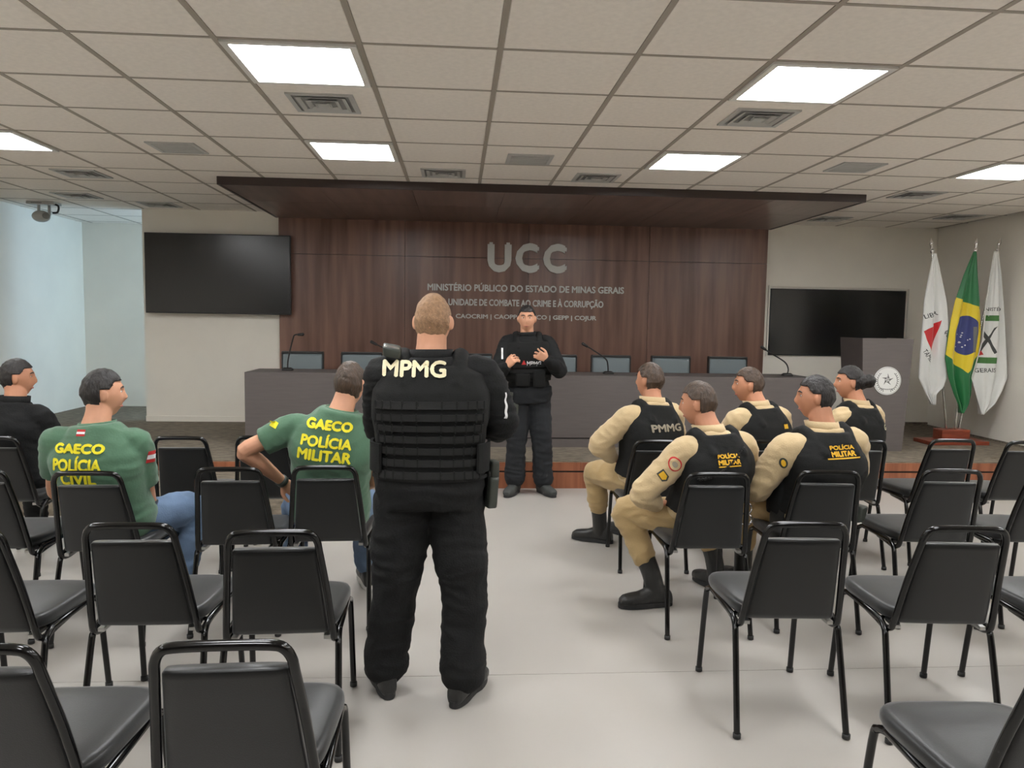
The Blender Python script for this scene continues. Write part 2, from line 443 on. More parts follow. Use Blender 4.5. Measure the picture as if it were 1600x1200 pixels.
# lettering on the feature wall
def wall_text(s, x0, x1, z0, z1, lab, off, ext=.012, split=False):
    t = empty('wall_lettering', ((x0+x1)/2, YB-.04, (z0+z1)/2), 0, lab, 'lettering')
    def put(bm, cx, nm):
        for v in bm.verts: v.co = V((v.co.x+cx, -v.co.z-.001, v.co.y))
        link(nm, done(bm), 'letter', t)
    if split:
        n = len(s); wd = (x1-x0)*.30; gap = ((x1-x0)-wd*n)/(n-1)
        for k, ch in enumerate(s):
            put(fit_text(ch, wd, z1-z0, off, ext), -(x1-x0)/2+wd/2+k*(wd+gap), 'letter')
    else: put(fit_text(s, x1-x0, z1-z0, off, ext), 0, 'letter_line')
k_ = 9.9/9.33
def zz(z): return 1.6+(z-1.6)*k_
wall_text('UCC', .348*k_, 1.316*k_, zz(2.19), zz(2.55), 'large brushed steel letters UCC on the wood wall', .05, .025, True)
wall_text('MINISTÉRIO PÚBLICO DO ESTADO DE MINAS GERAIS', -.373*k_, 2.036*k_, zz(1.958), zz(2.062), 'longest line of steel lettering, under the big letters on the wood wall', .03)
wall_text('UNIDADE DE COMBATE AO CRIME E À CORRUPÇÃO', -.12*k_, 1.783*k_, zz(1.765), zz(1.885), 'middle line of steel lettering on the wood wall', .03)
wall_text('CAOCRIM | CAOPP | GAECO | GEPP | COJUR', -.03*k_, 1.70*k_, zz(1.612), zz(1.682), 'smallest bottom line of steel lettering on the wood wall', .03)

# screens
def screen(x0, x1, y, z0, z1, lab, dep, bracket):
    t = empty('wall_screen', ((x0+x1)/2, y, z0), 0, lab, 'screen'); w2 = (x1-x0)/2; h = z1-z0
    boxo('body', (-w2, w2, 0, dep, 0, h), 'tvframe', t, bev=.006)
    boxo('glass', (-w2+.012, w2-.012, -.003, .001, .016, h-.012), 'tvscreen', t)
    if bracket: boxo('bracket', (-.2, .2, dep, YB-y, h*.3, h*.7), 'tvframe', t)
    return t
screen(-3.87, -2.10, 9.80, 1.637, 2.625, 'large black wall screen left of the wood wall, overlapping its edge', .05, True)
screen(4.135, 6.01, 9.915, 1.203, 2.09, 'wide black screen set in the white wall behind the lectern', .03, False)
t = empty('screen_surround', (5.08, YB, 1.19), 0, 'thin pale frame around the screen behind the lectern', 'frame')
for d in ((-.965, .985, 0, .0, .925, .94), (.97, .985, 0, 0, .0, .925), (-.965, -.95, 0, 0, 0, .925)):
    boxo('frame_bar', (d[0], d[1], -.035, 0, d[4], d[5]), 'wall', t)

# ceiling camera at far left
t = empty('ceiling_camera', (-4.95, 9.62, CEIL), 0, 'small grey camera hanging from the ceiling by the left wall', 'camera')
boxo('mount_plate', (-.16, .16, -.09, .09, -.035, 0), 'vent', t, .008); boxo('mount_slot', (-.1, .02, -.094, -.09, -.026, -.012), 'ventdark', t)
bm = bmesh.new(); tube(bm, [(-.06, 0, -.03), (-.06, 0, -.15)], .018, 10); tube(bm, [(.06, 0, -.03), (.06, 0, -.15)], .018, 10); link('yoke', done(bm), 'vent', t, True)
bm = bmesh.new(); ellipsoid(bm, V((-.02, -.03, -.17)), V((.10, 0, 0)), V((0, .09, 0)), V((0, 0, .07))); link('camera_head', done(bm), 'vent', t, True)
bm = bmesh.new(); tube(bm, [(.06, -.09, -.17), (.10, -.14, -.18)], .035, 12, False); link('lens', done(bm), 'ventdark', t, True)
bm = bmesh.new(); tube(bm, [(.12, -.05, -.02), (.19, -.05, -.05), (.18, -.05, -.12), (.13, -.05, -.13)], .012, 8, k=5); link('cable', done(bm), 'tvframe', t, True)

# desk on the stage
dk = empty('panel_desk', (0, 8.04, .26), 0, 'long dark grey panel desk on the stage before the wood wall', 'desk')
boxo('front_panel', (-2.2, 3.9, 0, .03, .105, .77), 'desk', dk); boxo('plinth', (-2.19, 3.89, .012, .04, .0, .092), 'desk', dk)
boxo('top', (-2.2, 3.9, -.002, .60, .745, .775), 'desk', dk, .003); boxo('side_panel', (-2.2, -2.17, .03, .58, 0, .745), 'desk', dk); boxo('side_panel', (3.87, 3.9, .03, .58, 0, .745), 'desk', dk)
boxo('groove', (-2.19, 3.89, .014, .03, .092, .105), 'groove', dk)

def mic(x, y, pts, lab):
    t = empty('gooseneck_microphone', (x, y, 1.035), 0, lab, 'microphone', 'desk microphones')
    bm = bmesh.new(); loft(bm, [ering(V((0, 0, z)), V((a, 0, 0)), V((0, b, 0)), 16, 4) for z, a, b in ((0, .06, .05), (.015, .058, .048), (.03, .04, .032))]); link('base', done(bm), 'mic', t, True)
    bm = bmesh.new(); tube(bm, pts, .0075, 8, k=5); link('gooseneck', done(bm), 'mic', t, True)
    p, q = V(pts[-2]), V(pts[-1]); d = (q-p).normalized()
    bm = bmesh.new(); tube(bm, [q-d*.01, q+d*.05], [.014, .017], 10); link('capsule', done(bm), 'mic', t, True)
mic(-1.83, 8.36, [(0, 0, .02), (.01, -.02, .12), (.07, -.06, .34), (.10, -.10, .385), (.15, -.13, .39)], 'gooseneck microphone at the left end of the desk')
mic(-.63, 8.36, [(0, 0, .02), (-.03, -.02, .12), (-.14, -.08, .24), (-.25, -.10, .30)], 'gooseneck microphone behind the shoulder of the person standing with back turned')
mic(.16, 8.36, [(0, 0, .02), (0, -.01, .06), (.04, -.05, .10), (.14, -.09, .115), (.19, -.1, .07)], 'low bent gooseneck microphone between the two standing people')
mic(1.67, 8.36, [(0, 0, .02), (-.01, -.02, .10), (-.04, -.03, .17), (-.2, -.1, .27), (-.27, -.12, .31)], 'gooseneck microphone right of the speaker, bent to the left')
mic(3.72, 8.36, [(0, 0, .02), (0, -.02, .08), (-.06, -.05, .16), (-.25, -.1, .26), (-.32, -.12, .30)], 'gooseneck microphone at the right end of the desk')

def exec_chair(x, lab, first=[]):
    t = empty('panel_chair', (x, 9.2, .26), 0, lab, 'chair', 'grey chairs behind the panel desk')
    if not first:
        def part(nm, bm, m, sm=True): first.append((nm, link(nm, done(bm), m, t, sm)))
        bm = bmesh.new(); loft(bm, [ering(V((0, -.20+.04*k_/1., z)), V((wd, 0, 0)), V((0, th, 0)), 24, 7) for z, wd, th, k_ in ((.48, .19, .02, 0), (.5, .205, .03, 0), (.7, .225, .032, .2), (.9, .228, .03, .5), (.935, .225, .026, .6))]); part('backrest', bm, 'exec_pad')
        bm = bmesh.new(); bx(bm, -.235, .235, -.215, -.14, .93, .955, .008); bx(bm, -.24, -.226, -.21, -.15, .5, .94, .004); bx(bm, .226, .24, -.21, -.15, .5, .94, .004); part('back_rim', bm, 'exec_rim', False)
        bm = bmesh.new(); bx(bm, -.24, .24, -.6, -.18, .42, .50, .03); part('seat', bm, 'exec_pad', False)
        for s in (-1, 1):
            bm = bmesh.new(); tube(bm, [(s*.27, -.22, .47), (s*.28, -.24, .66), (s*.28, -.48, .66), (s*.27, -.5, .47)], .016, 8, k=4); part('armrest', bm, 'exec_rim')
        bm = bmesh.new(); tube(bm, [(0, -.38, .06), (0, -.38, .43)], .03, 12); part('column', bm, 'exec_rim')
        for q in range(5):
            an = q*2*PI/5; bm = bmesh.new(); tube(bm, [(0, -.38, .09), (.26*math.cos(an), -.38+.26*math.sin(an), .04)], [.024, .016], 8); part('base_arm', bm, 'exec_rim')
    else:
        for nm, o in first:
            c = o.copy(); C.objects.link(c); c.parent = t
XC = (-1.80, -1.12, -.46, .17, 1.18, 1.83, 2.56, 3.26)
for k, x in enumerate(XC):
    exec_chair(x, ['grey chair behind the left end of the desk, beside the first microphone', 'second grey chair from the left behind the desk', 'third grey chair from the left behind the desk, hidden by the standing back',
                   'fourth grey chair behind the desk, between the two standing people', 'grey chair behind the desk just right of the speaker', 'third grey chair from the right behind the desk, by the bent microphone',
                   'second grey chair from the right end behind the desk', 'grey chair behind the right end of the desk'][k])

# lectern with its seal
lc = empty('lectern', (4.6, 7.87, .26), 0, 'dark grey lectern with a round white seal near the flags', 'lectern')
def slab(name, quad0, quad1, m):
    bm = bmesh.new(); A = [bm.verts.new(p) for p in quad0]; B = [bm.verts.new(p) for p in quad1]
    bm.faces.new(A); bm.faces.new(B[::-1])
    for q in range(4): bm.faces.new((A[q], B[q], B[(q+1) % 4], A[(q+1) % 4]))
    return link(name, done(bm), m, lc)
H = 1.22
slab('front_panel', [(-.22, 0, 0), (.22, 0, 0), (.285, 0, H), (-.285, 0, H)], [(-.22, .025, 0), (.22, .025, 0), (.285, .025, H), (-.285, .025, H)], 'desk')
for s in (-1, 1):
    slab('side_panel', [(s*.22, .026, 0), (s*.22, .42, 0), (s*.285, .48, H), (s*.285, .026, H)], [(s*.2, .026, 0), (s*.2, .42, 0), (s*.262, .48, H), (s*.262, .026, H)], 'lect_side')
boxo('shelf_top', (-.26, .26, .03, .46, H-.09, H-.06), 'desk', lc)
sealC = V((.01, -.001, .765)); SR = .152
bm = bmesh.new(); loft(bm, [[sealC+V((SR*math.cos(a), y, SR*math.sin(a))) for a in [2*PI*q/48 for q in range(48)]] for y in (0, -.008)]); sl = link('round_seal', done(bm), 'seal', lc)
def sealpart(nm, bm): return link(nm, done(bm), 'sealink', sl)
def ringmesh(bm, c, r0_, r1_, y, a0=0, a1=2*PI, n=48):
    P0 = [bm.verts.new(c+V((r0_*math.cos(a0+(a1-a0)*q/n), y, r0_*math.sin(a0+(a1-a0)*q/n)))) for q in range(n+1)]
    P1 = [bm.verts.new(c+V((r1_*math.cos(a0+(a1-a0)*q/n), y, r1_*math.sin(a0+(a1-a0)*q/n)))) for q in range(n+1)]
    for q in range(n): bm.faces.new((P0[q], P0[q+1], P1[q+1], P1[q]))
bm = bmesh.new(); ringmesh(bm, sealC, .142, .145, -.0095); sealpart('seal_ring', bm)
for s in (-1, 1):       # wreath branches made of leaves
    bm = bmesh.new()
    for q in range(11):
        a = -PI/2 + s*(.35+q*.19); c = sealC + V((.108*math.cos(a), -.0095, .108*math.sin(a)))
        for k in (-1, 1):
            a2 = a + s*.9 + k*.7; d = V((math.cos(a2), 0, math.sin(a2))); e = V((-d.z, 0, d.x))
            bm.faces.new([bm.verts.new(c), bm.verts.new(c+d*.012+e*.005), bm.verts.new(c+d*.024), bm.verts.new(c+d*.012-e*.005)])
    sealpart('wreath', bm)
bm = bmesh.new(); c = sealC+V((0, -.0096, .012)); ctr = bm.verts.new(c)
P = [bm.verts.new(c+V(((.07 if q % 2 == 0 else .03)*math.sin(q*PI/5), 0, (.07 if q % 2 == 0 else .03)*math.cos(q*PI/5)))) for q in range(10)]
for q in range(10):
    if q % 2 == 0: bm.faces.new((ctr, P[q], P[(q+1) % 10]))
sealpart('star', bm)
bm = bmesh.new(); ringmesh(bm, c, .024, .030, 0, n=24); sealpart('star_ring', bm)
bm = bmesh.new()
for q in range(14):
    x = -.075+q*.0105; bx(bm, sealC.x+x, sealC.x+x+.006, -.0105, -.0095, sealC.z-.088-.01*math.cos(x*22), sealC.z-.076-.01*math.cos(x*22))
sealpart('ribbon', bm)

# flags in the corner
def flag_material(name, base, shapes):
    m = bpy.data.materials.new(name); m.use_nodes = True; nt = m.node_tree; n = nt.nodes; L = nt.links; b = n['Principled BSDF']
    b.inputs['Roughness'].default_value = .45; b.inputs['Sheen Weight'].default_value = .3
    uv = n.new('ShaderNodeUVMap'); sp = n.new('ShaderNodeSeparateXYZ'); L.new(uv.outputs[0], sp.inputs[0])
    def mth(op, a, b_=None, c_=None):
        q = n.new('ShaderNodeMath'); q.operation = op
        for k, x in enumerate((a, b_, c_)):
            if x is None: continue
            if isinstance(x, (int, float)): q.inputs[k].default_value = x
            else: L.new(x, q.inputs[k])
        return q.outputs[0]
    X, Z = sp.outputs[0], sp.outputs[1]; col = None
    rgb = n.new('ShaderNodeRGB'); rgb.outputs[0].default_value = (*base, 1); col = rgb.outputs[0]
    for kind, data, c in shapes:
        if kind == 'poly':
            msk = None
            for (p, q) in zip(data, data[1:]+data[:1]):
                nx, nz = -(q[1]-p[1]), (q[0]-p[0])
                g = mth('ADD', mth('MULTIPLY', mth('SUBTRACT', X, p[0]), nx), mth('MULTIPLY', mth('SUBTRACT', Z, p[1]), nz))
                s_ = mth('GREATER_THAN', g, 0.); msk = s_ if msk is None else mth('MULTIPLY', msk, s_)
        else:
            cx, cz, ra, rb = data
            d2 = mth('ADD', mth('POWER', mth('DIVIDE', mth('SUBTRACT', X, cx), ra), 2.), mth('POWER', mth('DIVIDE', mth('SUBTRACT', Z, cz), rb), 2.))
            msk = mth('LESS_THAN', d2, 1.)
        mx = n.new('ShaderNodeMix'); mx.data_type = 'RGBA'; L.new(msk, mx.inputs[0]); L.new(col, mx.inputs[6]); mx.inputs[7].default_value = (*c, 1); col = mx.outputs[2]
    L.new(col, b.inputs['Base Color'])
    return m

def flag(rows, Y, mater, lab, pole0, pole1, seed, texts=(), extra=()):
    t = empty('flag', pole0, 0, lab, 'flag', 'flags in the corner'); P0 = V(pole0)
    def surf(s, q):        # s 0..1 down, q -1..1 across
        z = rows[0][0] + (rows[-1][0]-rows[0][0])*s
        for A, B in zip(rows, rows[1:]):
            if A[0] >= z >= B[0]-1e-6: break
        f = (A[0]-z)/(A[0]-B[0]) if A[0] != B[0] else 0
        xl = A[1]+(B[1]-A[1])*f; xr = A[2]+(B[2]-A[2])*f
        x = (xl+xr)/2 + (xr-xl)/2*q; amp = .034*min(1, s*3)
        y = Y + amp*math.sin(q*5.2+seed+1.5*s) + amp*.45*math.sin(q*10.5+seed*2+2*s) - .02*s
        return V((x, y, z))
    NS, NQ = 90, 44; bm = bmesh.new(); uvl = bm.loops.layers.uv.new('UVMap'); G = []
    for i in range(NS+1): G.append([bm.verts.new(surf(i/NS, -1+2*j/NQ)-P0) for j in range(NQ+1)])
    for i in range(NS):
        for j in range(NQ):
            f = bm.faces.new((G[i][j], G[i][j+1], G[i+1][j+1], G[i+1][j]))
            for l in f.loops: l[uvl].uv = (l.vert.co.x+P0.x, l.vert.co.z+P0.z)
    me = bpy.data.meshes.new('flag_cloth'); bm.to_mesh(me); bm.free()
    cl = link('flag_cloth', me, mater, t, True); sd = cl.modifiers.new('s', 'SOLIDIFY'); sd.thickness = .003
    bm = bmesh.new(); tube(bm, [V((0, 0, 0)), V(pole1)-P0], .013, 12); link('pole', done(bm), 'pole', t, True)
    d = (V(pole1)-P0).normalized(); tip = V(pole1)-P0
    bm = bmesh.new(); tube(bm, [tip, tip+d*.03, tip+d*.06, tip+d*.11, tip+d*.17], [.012, .024, .014, .022, .004], 12, k=3); link('finial', done(bm), 'pole', t, True)
    bv = BVHTree.FromPolygons([v.co+P0 for v in me.vertices], [tuple(p.vertices) for p in me.polygons])
    for s, cx, cz, w_, h_, ang, m in texts:
        b2 = fit_text(s, w_, h_, .01); r = V((math.cos(ang), 0, math.sin(ang))); u = V((-math.sin(ang), 0, math.cos(ang)))
        project(b2, (cx, Y, cz), r, u, bv, .005, .02, .3)
        for v in b2.verts: v.co -= P0
        link('lettering', done(b2), m, cl)
    for pts, m in extra:
        b2 = bmesh.new(); b2.faces.new([b2.verts.new((x, z, 0)) for x, z in pts])
        project(b2, (0, Y, 0), (1, 0, 0), (0, 0, 1), bv, .006, .02, .3)
        for v in b2.verts: v.co -= P0
        link('emblem', done(b2), m, cl)
WHT = srgb(226, 226, 222)
MT['ink'] = mat('dark_ink', srgb(70, 72, 70), .7); MT['fgreen'] = mat('flag_green_print', srgb(70, 120, 60), .6)
F1 = [(2.446, 5.402, 5.432), (2.2, 5.364, 5.494), (1.908, 5.329, 5.574), (1.542, 5.314, 5.636), (1.248, 5.301, 5.648), (1.026, 5.292, 5.654), (.915, 5.353, 5.608), (.841, 5.388, 5.519), (.715, 5.473, 5.504)]
F2 = [(2.472, 5.832, 5.87), (2.203, 5.728, 5.911), (1.912, 5.641, 5.97), (1.547, 5.573, 6.003), (1.254, 5.554, 5.984), (1.033, 5.607, 5.922), (.849, 5.68, 5.92), (.724, 5.742, 5.897), (.627, 5.78, 5.811)]
F3 = [(2.491, 6.119, 6.173), (2.214, 6.077, 6.231), (1.847, 6.025, 6.281), (1.478, 6.012, 6.323), (1.181, 5.947, 6.352), (1.032, 5.91, 6.363), (.883, 5.967, 6.311), (.734, 6.024, 6.235), (.607, 6.072, 6.103)]
RED = srgb(200, 36, 40)
m1 = flag_material('white_flag_red_triangle', WHT, [('poly', [(5.33, 1.56), (5.44, 1.26), (5.535, 1.69)], RED)])
m2 = flag_material('green_yellow_blue_flag', srgb(24, 110, 58), [('poly', [(5.63, 1.96), (5.56, 1.30), (5.83, 1.09), (6.03, 1.35), (6.03, 1.80)], srgb(226, 200, 30)), ('ell', (5.798, 1.52, .150, .225), srgb(36, 48, 112))])
m3 = flag_material('white_flag_emblem', WHT, [])
stars = []
rs = random.Random(3)
for q in range(13):
    a = rs.uniform(0, 2*PI); r = rs.uniform(.2, .8); cx, cz = 5.76+.11*r*math.cos(a), 1.47+.15*r*math.sin(a); e = .009
    stars.append(([(cx-e, cz), (cx, cz-e), (cx+e, cz), (cx, cz+e)], 'white_print'))
stars.append(([(5.87, 1.33), (5.905, 1.33), (5.90, 1.62), (5.865, 1.62)], 'sealink'))
flag(F1, 8.42, m1, 'white flag with a red triangle, nearest the lectern', (5.694, 8.44, .44), (5.41, 8.46, 2.45), .5,
     [('LIBER', 5.41, 1.75, .17, .05, .3, 'ink'), ('QUAE', 5.60, 1.50, .15, .045, -1.3, 'ink'), ('TAMEN', 5.39, 1.27, .18, .05, -1.0, 'ink')])
flag(F2, 8.36, m2, 'green flag with yellow diamond and blue disc', (5.772, 8.40, .44), (5.898, 8.42, 2.46), 1.9, (), stars)
X3, Z3 = 6.15, 1.46
flag(F3, 8.42, m3, 'white flag with a green and black emblem, nearest the right wall', (5.85, 8.44, .44), (6.189, 8.46, 2.48), 3.4,
     [('MINISTÉRIO', 6.15, 1.83, .22, .05, 0, 'ink'), ('GERAIS', 6.10, 1.12, .2, .05, .05, 'ink')],
     [([(6.05, 1.69), (6.24, 1.69), (6.25, 1.755), (6.04, 1.755)], 'fgreen'), ([(6.02, 1.2), (6.22, 1.2), (6.22, 1.27), (6.02, 1.27)], 'fgreen'),
      ([(6.04, 1.60), (6.065, 1.62), (6.20, 1.33), (6.175, 1.31)], 'ink'), ([(6.19, 1.63), (6.165, 1.61), (6.04, 1.36), (6.065, 1.34)], 'ink'), ([(6.01, 1.28), (6.06, 1.36), (6.08, 1.30)], 'red'),
      ([(6.21, 1.52), (6.26, 1.56), (6.25, 1.46)], 'fgreen')])
fb = empty('flag_stand', (5.76, 8.44, .26), 0, 'low reddish wooden base holding the three flag poles', 'flag stand')
boxo('lower_plinth', (-.36, .36, -.16, .16, 0, .045), 'basewood', fb, .01); boxo('upper_block', (-.17, .17, -.09, .09, .045, .17), 'basewood', fb, .015)

# ================================================================== CHAIRS
def chair_parts():
    P = []
    def add(nm, bm, m, sm=True, par=None): P.append((nm, done(bm), m, sm, par))
    for s in (-1, 1):
        for nm, pts in (('leg', [(s*.214, -.285, .012), (s*.206, -.20, .36), (s*.203, -.175, .415), (s*.201, -.13, .437)]), ('leg', [(s*.212, .285, .012), (s*.206, .235, .37), (s*.203, .21, .42), (s*.201, .165, .437)])):
            bm = bmesh.new(); tube(bm, pts, .0125, 10, k=4); add('leg', bm, 'tube'); li = len(P)-1
            x, y, z = pts[0]
            bm = bmesh.new(); tube(bm, [(x, y, .0035), (x, y, .022)], [.0155, .0155], 10, False); add('foot_glide', bm, 'glide', True, li)
        bm = bmesh.new(); tube(bm, [(s*.201, -.135, .437), (s*.201, .17, .437)], .0125, 10); add('seat_rail', bm, 'tube')
    for y in (-.10, .16):
        bm = bmesh.new(); tube(bm, [(-.2, y, .43), (.2, y, .43)], .009, 8); add('cross_bar', bm, 'tube')
    pts = []
    half = [(.185, .02, .423), (.187, -.08, .417), (.189, -.15, .412), (.190, -.195, .425), (.189, -.218, .46), (.172, -.268, .64), (.155, -.318, .79), (.150, -.328, .825), (.135, -.337, .852), (.105, -.340, .862), (0, -.340, .864)]
    pts = [V(p) for p in half] + [V((-x, y, z)) for x, y, z in half[-2::-1]]
    bm = bmesh.new(); tube(bm, pts, .0128, 10, k=3); add('back_frame', bm, 'tube')
    # padded back between the tubes
    bm = bmesh.new(); R = []
    for z, k in ((.452, .75), (.458, .95), (.475, 1), (.6, 1), (.72, 1), (.775, 1), (.792, .94), (.798, .72)):
        f = (z-.46)/(.79-.46); yc = -.200-.105*f; w_ = .172-.030*f
        R.append(ering(V((0, yc+.004, z)), V((w_*(.97 if k < .9 else 1), 0, 0)), V((0, .026*k, 0)), 28, 5))
    loft(bm, R); add('backrest', bm, 'vinyl')
    # seat cushion
    def outline(sc, z, dome):
        pts = []
        for q in range(40):
            a = 2*PI*q/40; cx, cy = sgp(math.cos(a), 2/5.), sgp(math.sin(a), 2/5.)
            wd = .192+.032*(cy+1)/2; pts.append(V((wd*cx*sc, .03+.225*cy*sc, z)))
        return pts
    bm = bmesh.new(); loft(bm, [outline(s_, z, 0) for s_, z in ((.90, .441), (.97, .446), (1.0, .462), (.995, .478), (.965, .489), (.88, .4945), (.6, .4975), (.2, .498))]); add('seat', bm, 'vinyl')
    for s in (-1, 1):
        bm = bmesh.new(); bx(bm, s*.165-.012, s*.165+.012, -.205, -.12, .425, .440, .003); add('bracket', bm, 'bracket', False)
    return P
CP = chair_parts()
for p in CP: p[1].materials.append(MT[p[2]])
for p in CP:
    if p[3]: p[1].polygons.foreach_set('use_smooth', [True]*len(p[1].polygons))
def chair(x, ytop, lab, deg=0):
    rz = math.radians(deg); t = empty('stacking_chair', (x - math.sin(rz)*.34, ytop + .34*math.cos(rz), 0), rz, lab, 'chair', 'black padded stacking chairs in rows')
    made = []
    for nm, me, m, sm, par in CP:
        o = bpy.data.objects.new(nm, me); C.objects.link(o); o.parent = t if par is None else made[par]; made.append(o)
    return t
CH_LIST = [
    (-2.76, 4.68, 0, 'black chair under the person in black at the left edge'),
    (-1.677, 4.71, 0, 'empty black chair in the front row, right of the seated green shirt and beyond it'),
    (-1.20, 4.75, 0, 'empty front-row black chair hidden behind the bent elbow in the green shirt'),
    (-2.27, 3.69, 0, 'empty black chair in the second row at the left edge'),
    (-1.725, 3.636, 0, 'black chair carrying the green-shirted person with head turned right'),
    (-1.103, 3.734, 1, 'empty black chair between the two people in green shirts'),
    (-.654, 3.787, 2, 'black chair carrying the green-shirted person with hand on hip'),
    (-1.70, 2.66, 0, 'black chair in the third row cut by the left edge of the photo'),
    (-1.149, 2.713, 0, 'empty black chair in the third row behind the left green shirt'),
    (-.63, 2.616, 2, 'empty black chair in the third row left of the standing person in black'),
    (-.522, 1.70, 2, 'nearest whole black chair, bottom left, in the row closest to the camera'),
    (-1.08, 1.70, 0, 'black chair in the bottom left corner of the photo'),
    (1.262, 4.642, -3, 'black chair under the leftmost khaki-sleeved officer'),
    (1.93, 4.66, 0, 'front-row chair hidden behind the officers, under the middle one'),
    (2.61, 4.678, 0, 'black chair under the officer with the hair bun'),
    (3.26, 4.749, 0, 'empty black chair in the front row in front of the flag stand'),
    (3.74, 4.682, 0, 'empty front-row black chair at the right edge'),
    (1.288, 3.624, -2, 'black chair under the officer with the coiled radio cord'),
    (1.882, 3.676, -4, 'black chair under the broad officer on the right of the group'),
    (2.56, 3.714, -3, 'empty black chair in the second row right of the officers'),
    (3.13, 3.70, -3, 'second-row black chair cut by the right edge of the photo'),
    (1.305, 2.698, -3, 'empty black chair in the third row directly behind the officers'),
    (1.88, 2.628, -5, 'empty black chair in the third row, second right of the aisle'),
    (2.50, 2.60, -4, 'third-row black chair cut by the right edge of the photo'),
    (1.42, 1.51, -3, 'black chair in the bottom right corner, seat showing'),
]
for x, y, d, lab in CH_LIST: chair(x, y, lab, d)

# ================================================================== PEOPLE
UP = V((0, 0, 1))
def head_verts(bm, c, f, s=1.0, grow=0., nu=40, nv=28, up=None):
    f = V(f).normalized(); up = V(up) if up else UP; r = f.cross(up).normalized(); u = r.cross(f)
    rings = []
    for i in range(1, nv):
        th = PI*i/nv; row = []
        for j in range(nu):
            ph = 2*PI*j/nu; x, y, z = math.sin(th)*math.cos(ph), math.sin(th)*math.sin(ph), math.cos(th)
            px, py, pz = x*.076, y*.096, z*.118
            if z < 0:
                px *= 1-.28*(-z)**1.4
                if y < 0: py *= 1-.30*min(1, -z*1.3)
            else: py *= 1+.02*z; 
            if y > 0:
                py *= .97
                g = lambda a, b, sa, sb: math.exp(-((x-a)/sa)**2-((z-b)/sb)**2)
                if not grow:
                    py += .022*g(0, -.20, .13, .16) + .010*g(0, .02, .10, .20) + .005*g(0, .28, .5, .10)
                    py -= .008*(g(.38, .08, .18, .12) + g(-.38, .08, .18, .12))
                    py += .006*g(0, -.52, .25, .07) + .005*g(0, -.64, .22, .06) + .010*g(0, -.88, .35, .14)
            k = 1+grow
            row.append(V(c) + (r*px + f*py + u*pz)*s*k)
        rings.append(row)
    return rings, r, f, u, nu, nv

def hand(bm, wr, d, n, thumb, curl=.5, s=1.0):
    d = V(d).normalized(); n = V(n); n = (n - d*n.dot(d)).normalized(); q = V(thumb); q = (q - d*q.dot(d) - n*q.dot(n)).normalized()
    W_ = V(wr)
    loft(bm, [ering(W_+d*x*s, q*a*s, n*b*s, 16, 2.6) for x, a, b in ((-.01, .026, .019), (.02, .031, .018), (.055, .041, .016), (.085, .043, .013), (.092, .038, .009))])
    for o, L, ww in ((.032, .068, .0092), (.011, .077, .0095), (-.011, .072, .0092), (-.031, .057, .0082)):
        p = W_ + (d*.08 + q*o)*s; pts = [p]; dd = (d + q*o*4).normalized(); cu = curl
        for k, fr in enumerate((.42, .32, .26)):
            ang = cu*(.55, .8, .6)[k]
            dd = (dd*math.cos(ang) + n*math.sin(ang)).normalized(); p = p + dd*L*fr*s; pts.append(p); nn = n
            n_ = (n - dd*n.dot(dd)); n = n_.normalized() if n_.length > 1e-4 else n
        tube(bm, pts, [ww*s, ww*s*.95, ww*s*.88, ww*s*.75], 9, k=2)
        n = V(nn)
        n = (n - d*n.dot(d)).normalized() if (n - d*n.dot(d)).length > 1e-3 else n
    p0 = W_ + (d*.022 + q*.026)*s; p1 = p0 + (d*.55 + q*.6 + n*.35).normalized()*.038*s; p2 = p1 + (d*.85 + q*.2 + n*.35).normalized()*.030*s; p3 = p2 + (d*.95 + n*.3).normalized()*.022*s
    tube(bm, [p0, p1, p2, p3], [.014*s, .0115*s, .010*s, .008*s], 9, k=2)

def foot(root, an, d, mt, sole, kind='boot', shaft=None):
    d = V((d[0], d[1], 0)).normalized(); q = V((-d.y, d.x, 0)); A = V((an[0], an[1], 0))
    bm = bmesh.new(); rings = []
    for x, w_, top in ((-.095, .022, .055), (-.085, .034, .085), (-.05, .041, .115), (0, .043, .125), (.05, .043, .105), (.10, .050, .082), (.15, .051, .074), (.19, .043, .066), (.212, .026, .050)):
        rings.append(ering(A+d*x+UP*(.018+(top-.018)/2), q*w_, UP*((top-.018)/2+.004), 20, 2.8))
    loft(bm, rings)
    if shaft is not None: tube(bm, [A+UP*.08, A.lerp(V(shaft), .35)+UP*.08, V(shaft)], [.053, .054, .060], 16, k=3)
    me = remesh(bm, .006, 3); o = link(kind, shift(me, root), mt, root, True)
    bm = bmesh.new(); ou = []
    for k in range(36):
        a = 2*PI*k/36; cx, cy = math.cos(a), math.sin(a); w_ = .050 if cx > 0 else .043
        ou.append(A + d*(.06 + .160*sgp(cx, .8)) + q*(w_*sgp(cy, .8)*(1-.12*math.exp(-((cx+.1)/.25)**2))))
    loft(bm, [[p+UP*.003 for p in ou], [p+UP*.030 for p in ou]])
    link('sole', shift(done(bm), root), sole, o)
    return o

def shift(me, root):
    me.transform(Matrix.Translation(-root.location)); return me

def torso_frame(J, g):
    pel, ch, nk = V(J['pelvis']), V(J['chest']), V(J['neck']); sm = (V(J['shL'])+V(J['shR']))/2
    sh = (V(J['shR'])-V(J['shL'])); hp = (V(J['hipR'])-V(J['hipL']))
    return pel, ch, nk, sm, sh, hp

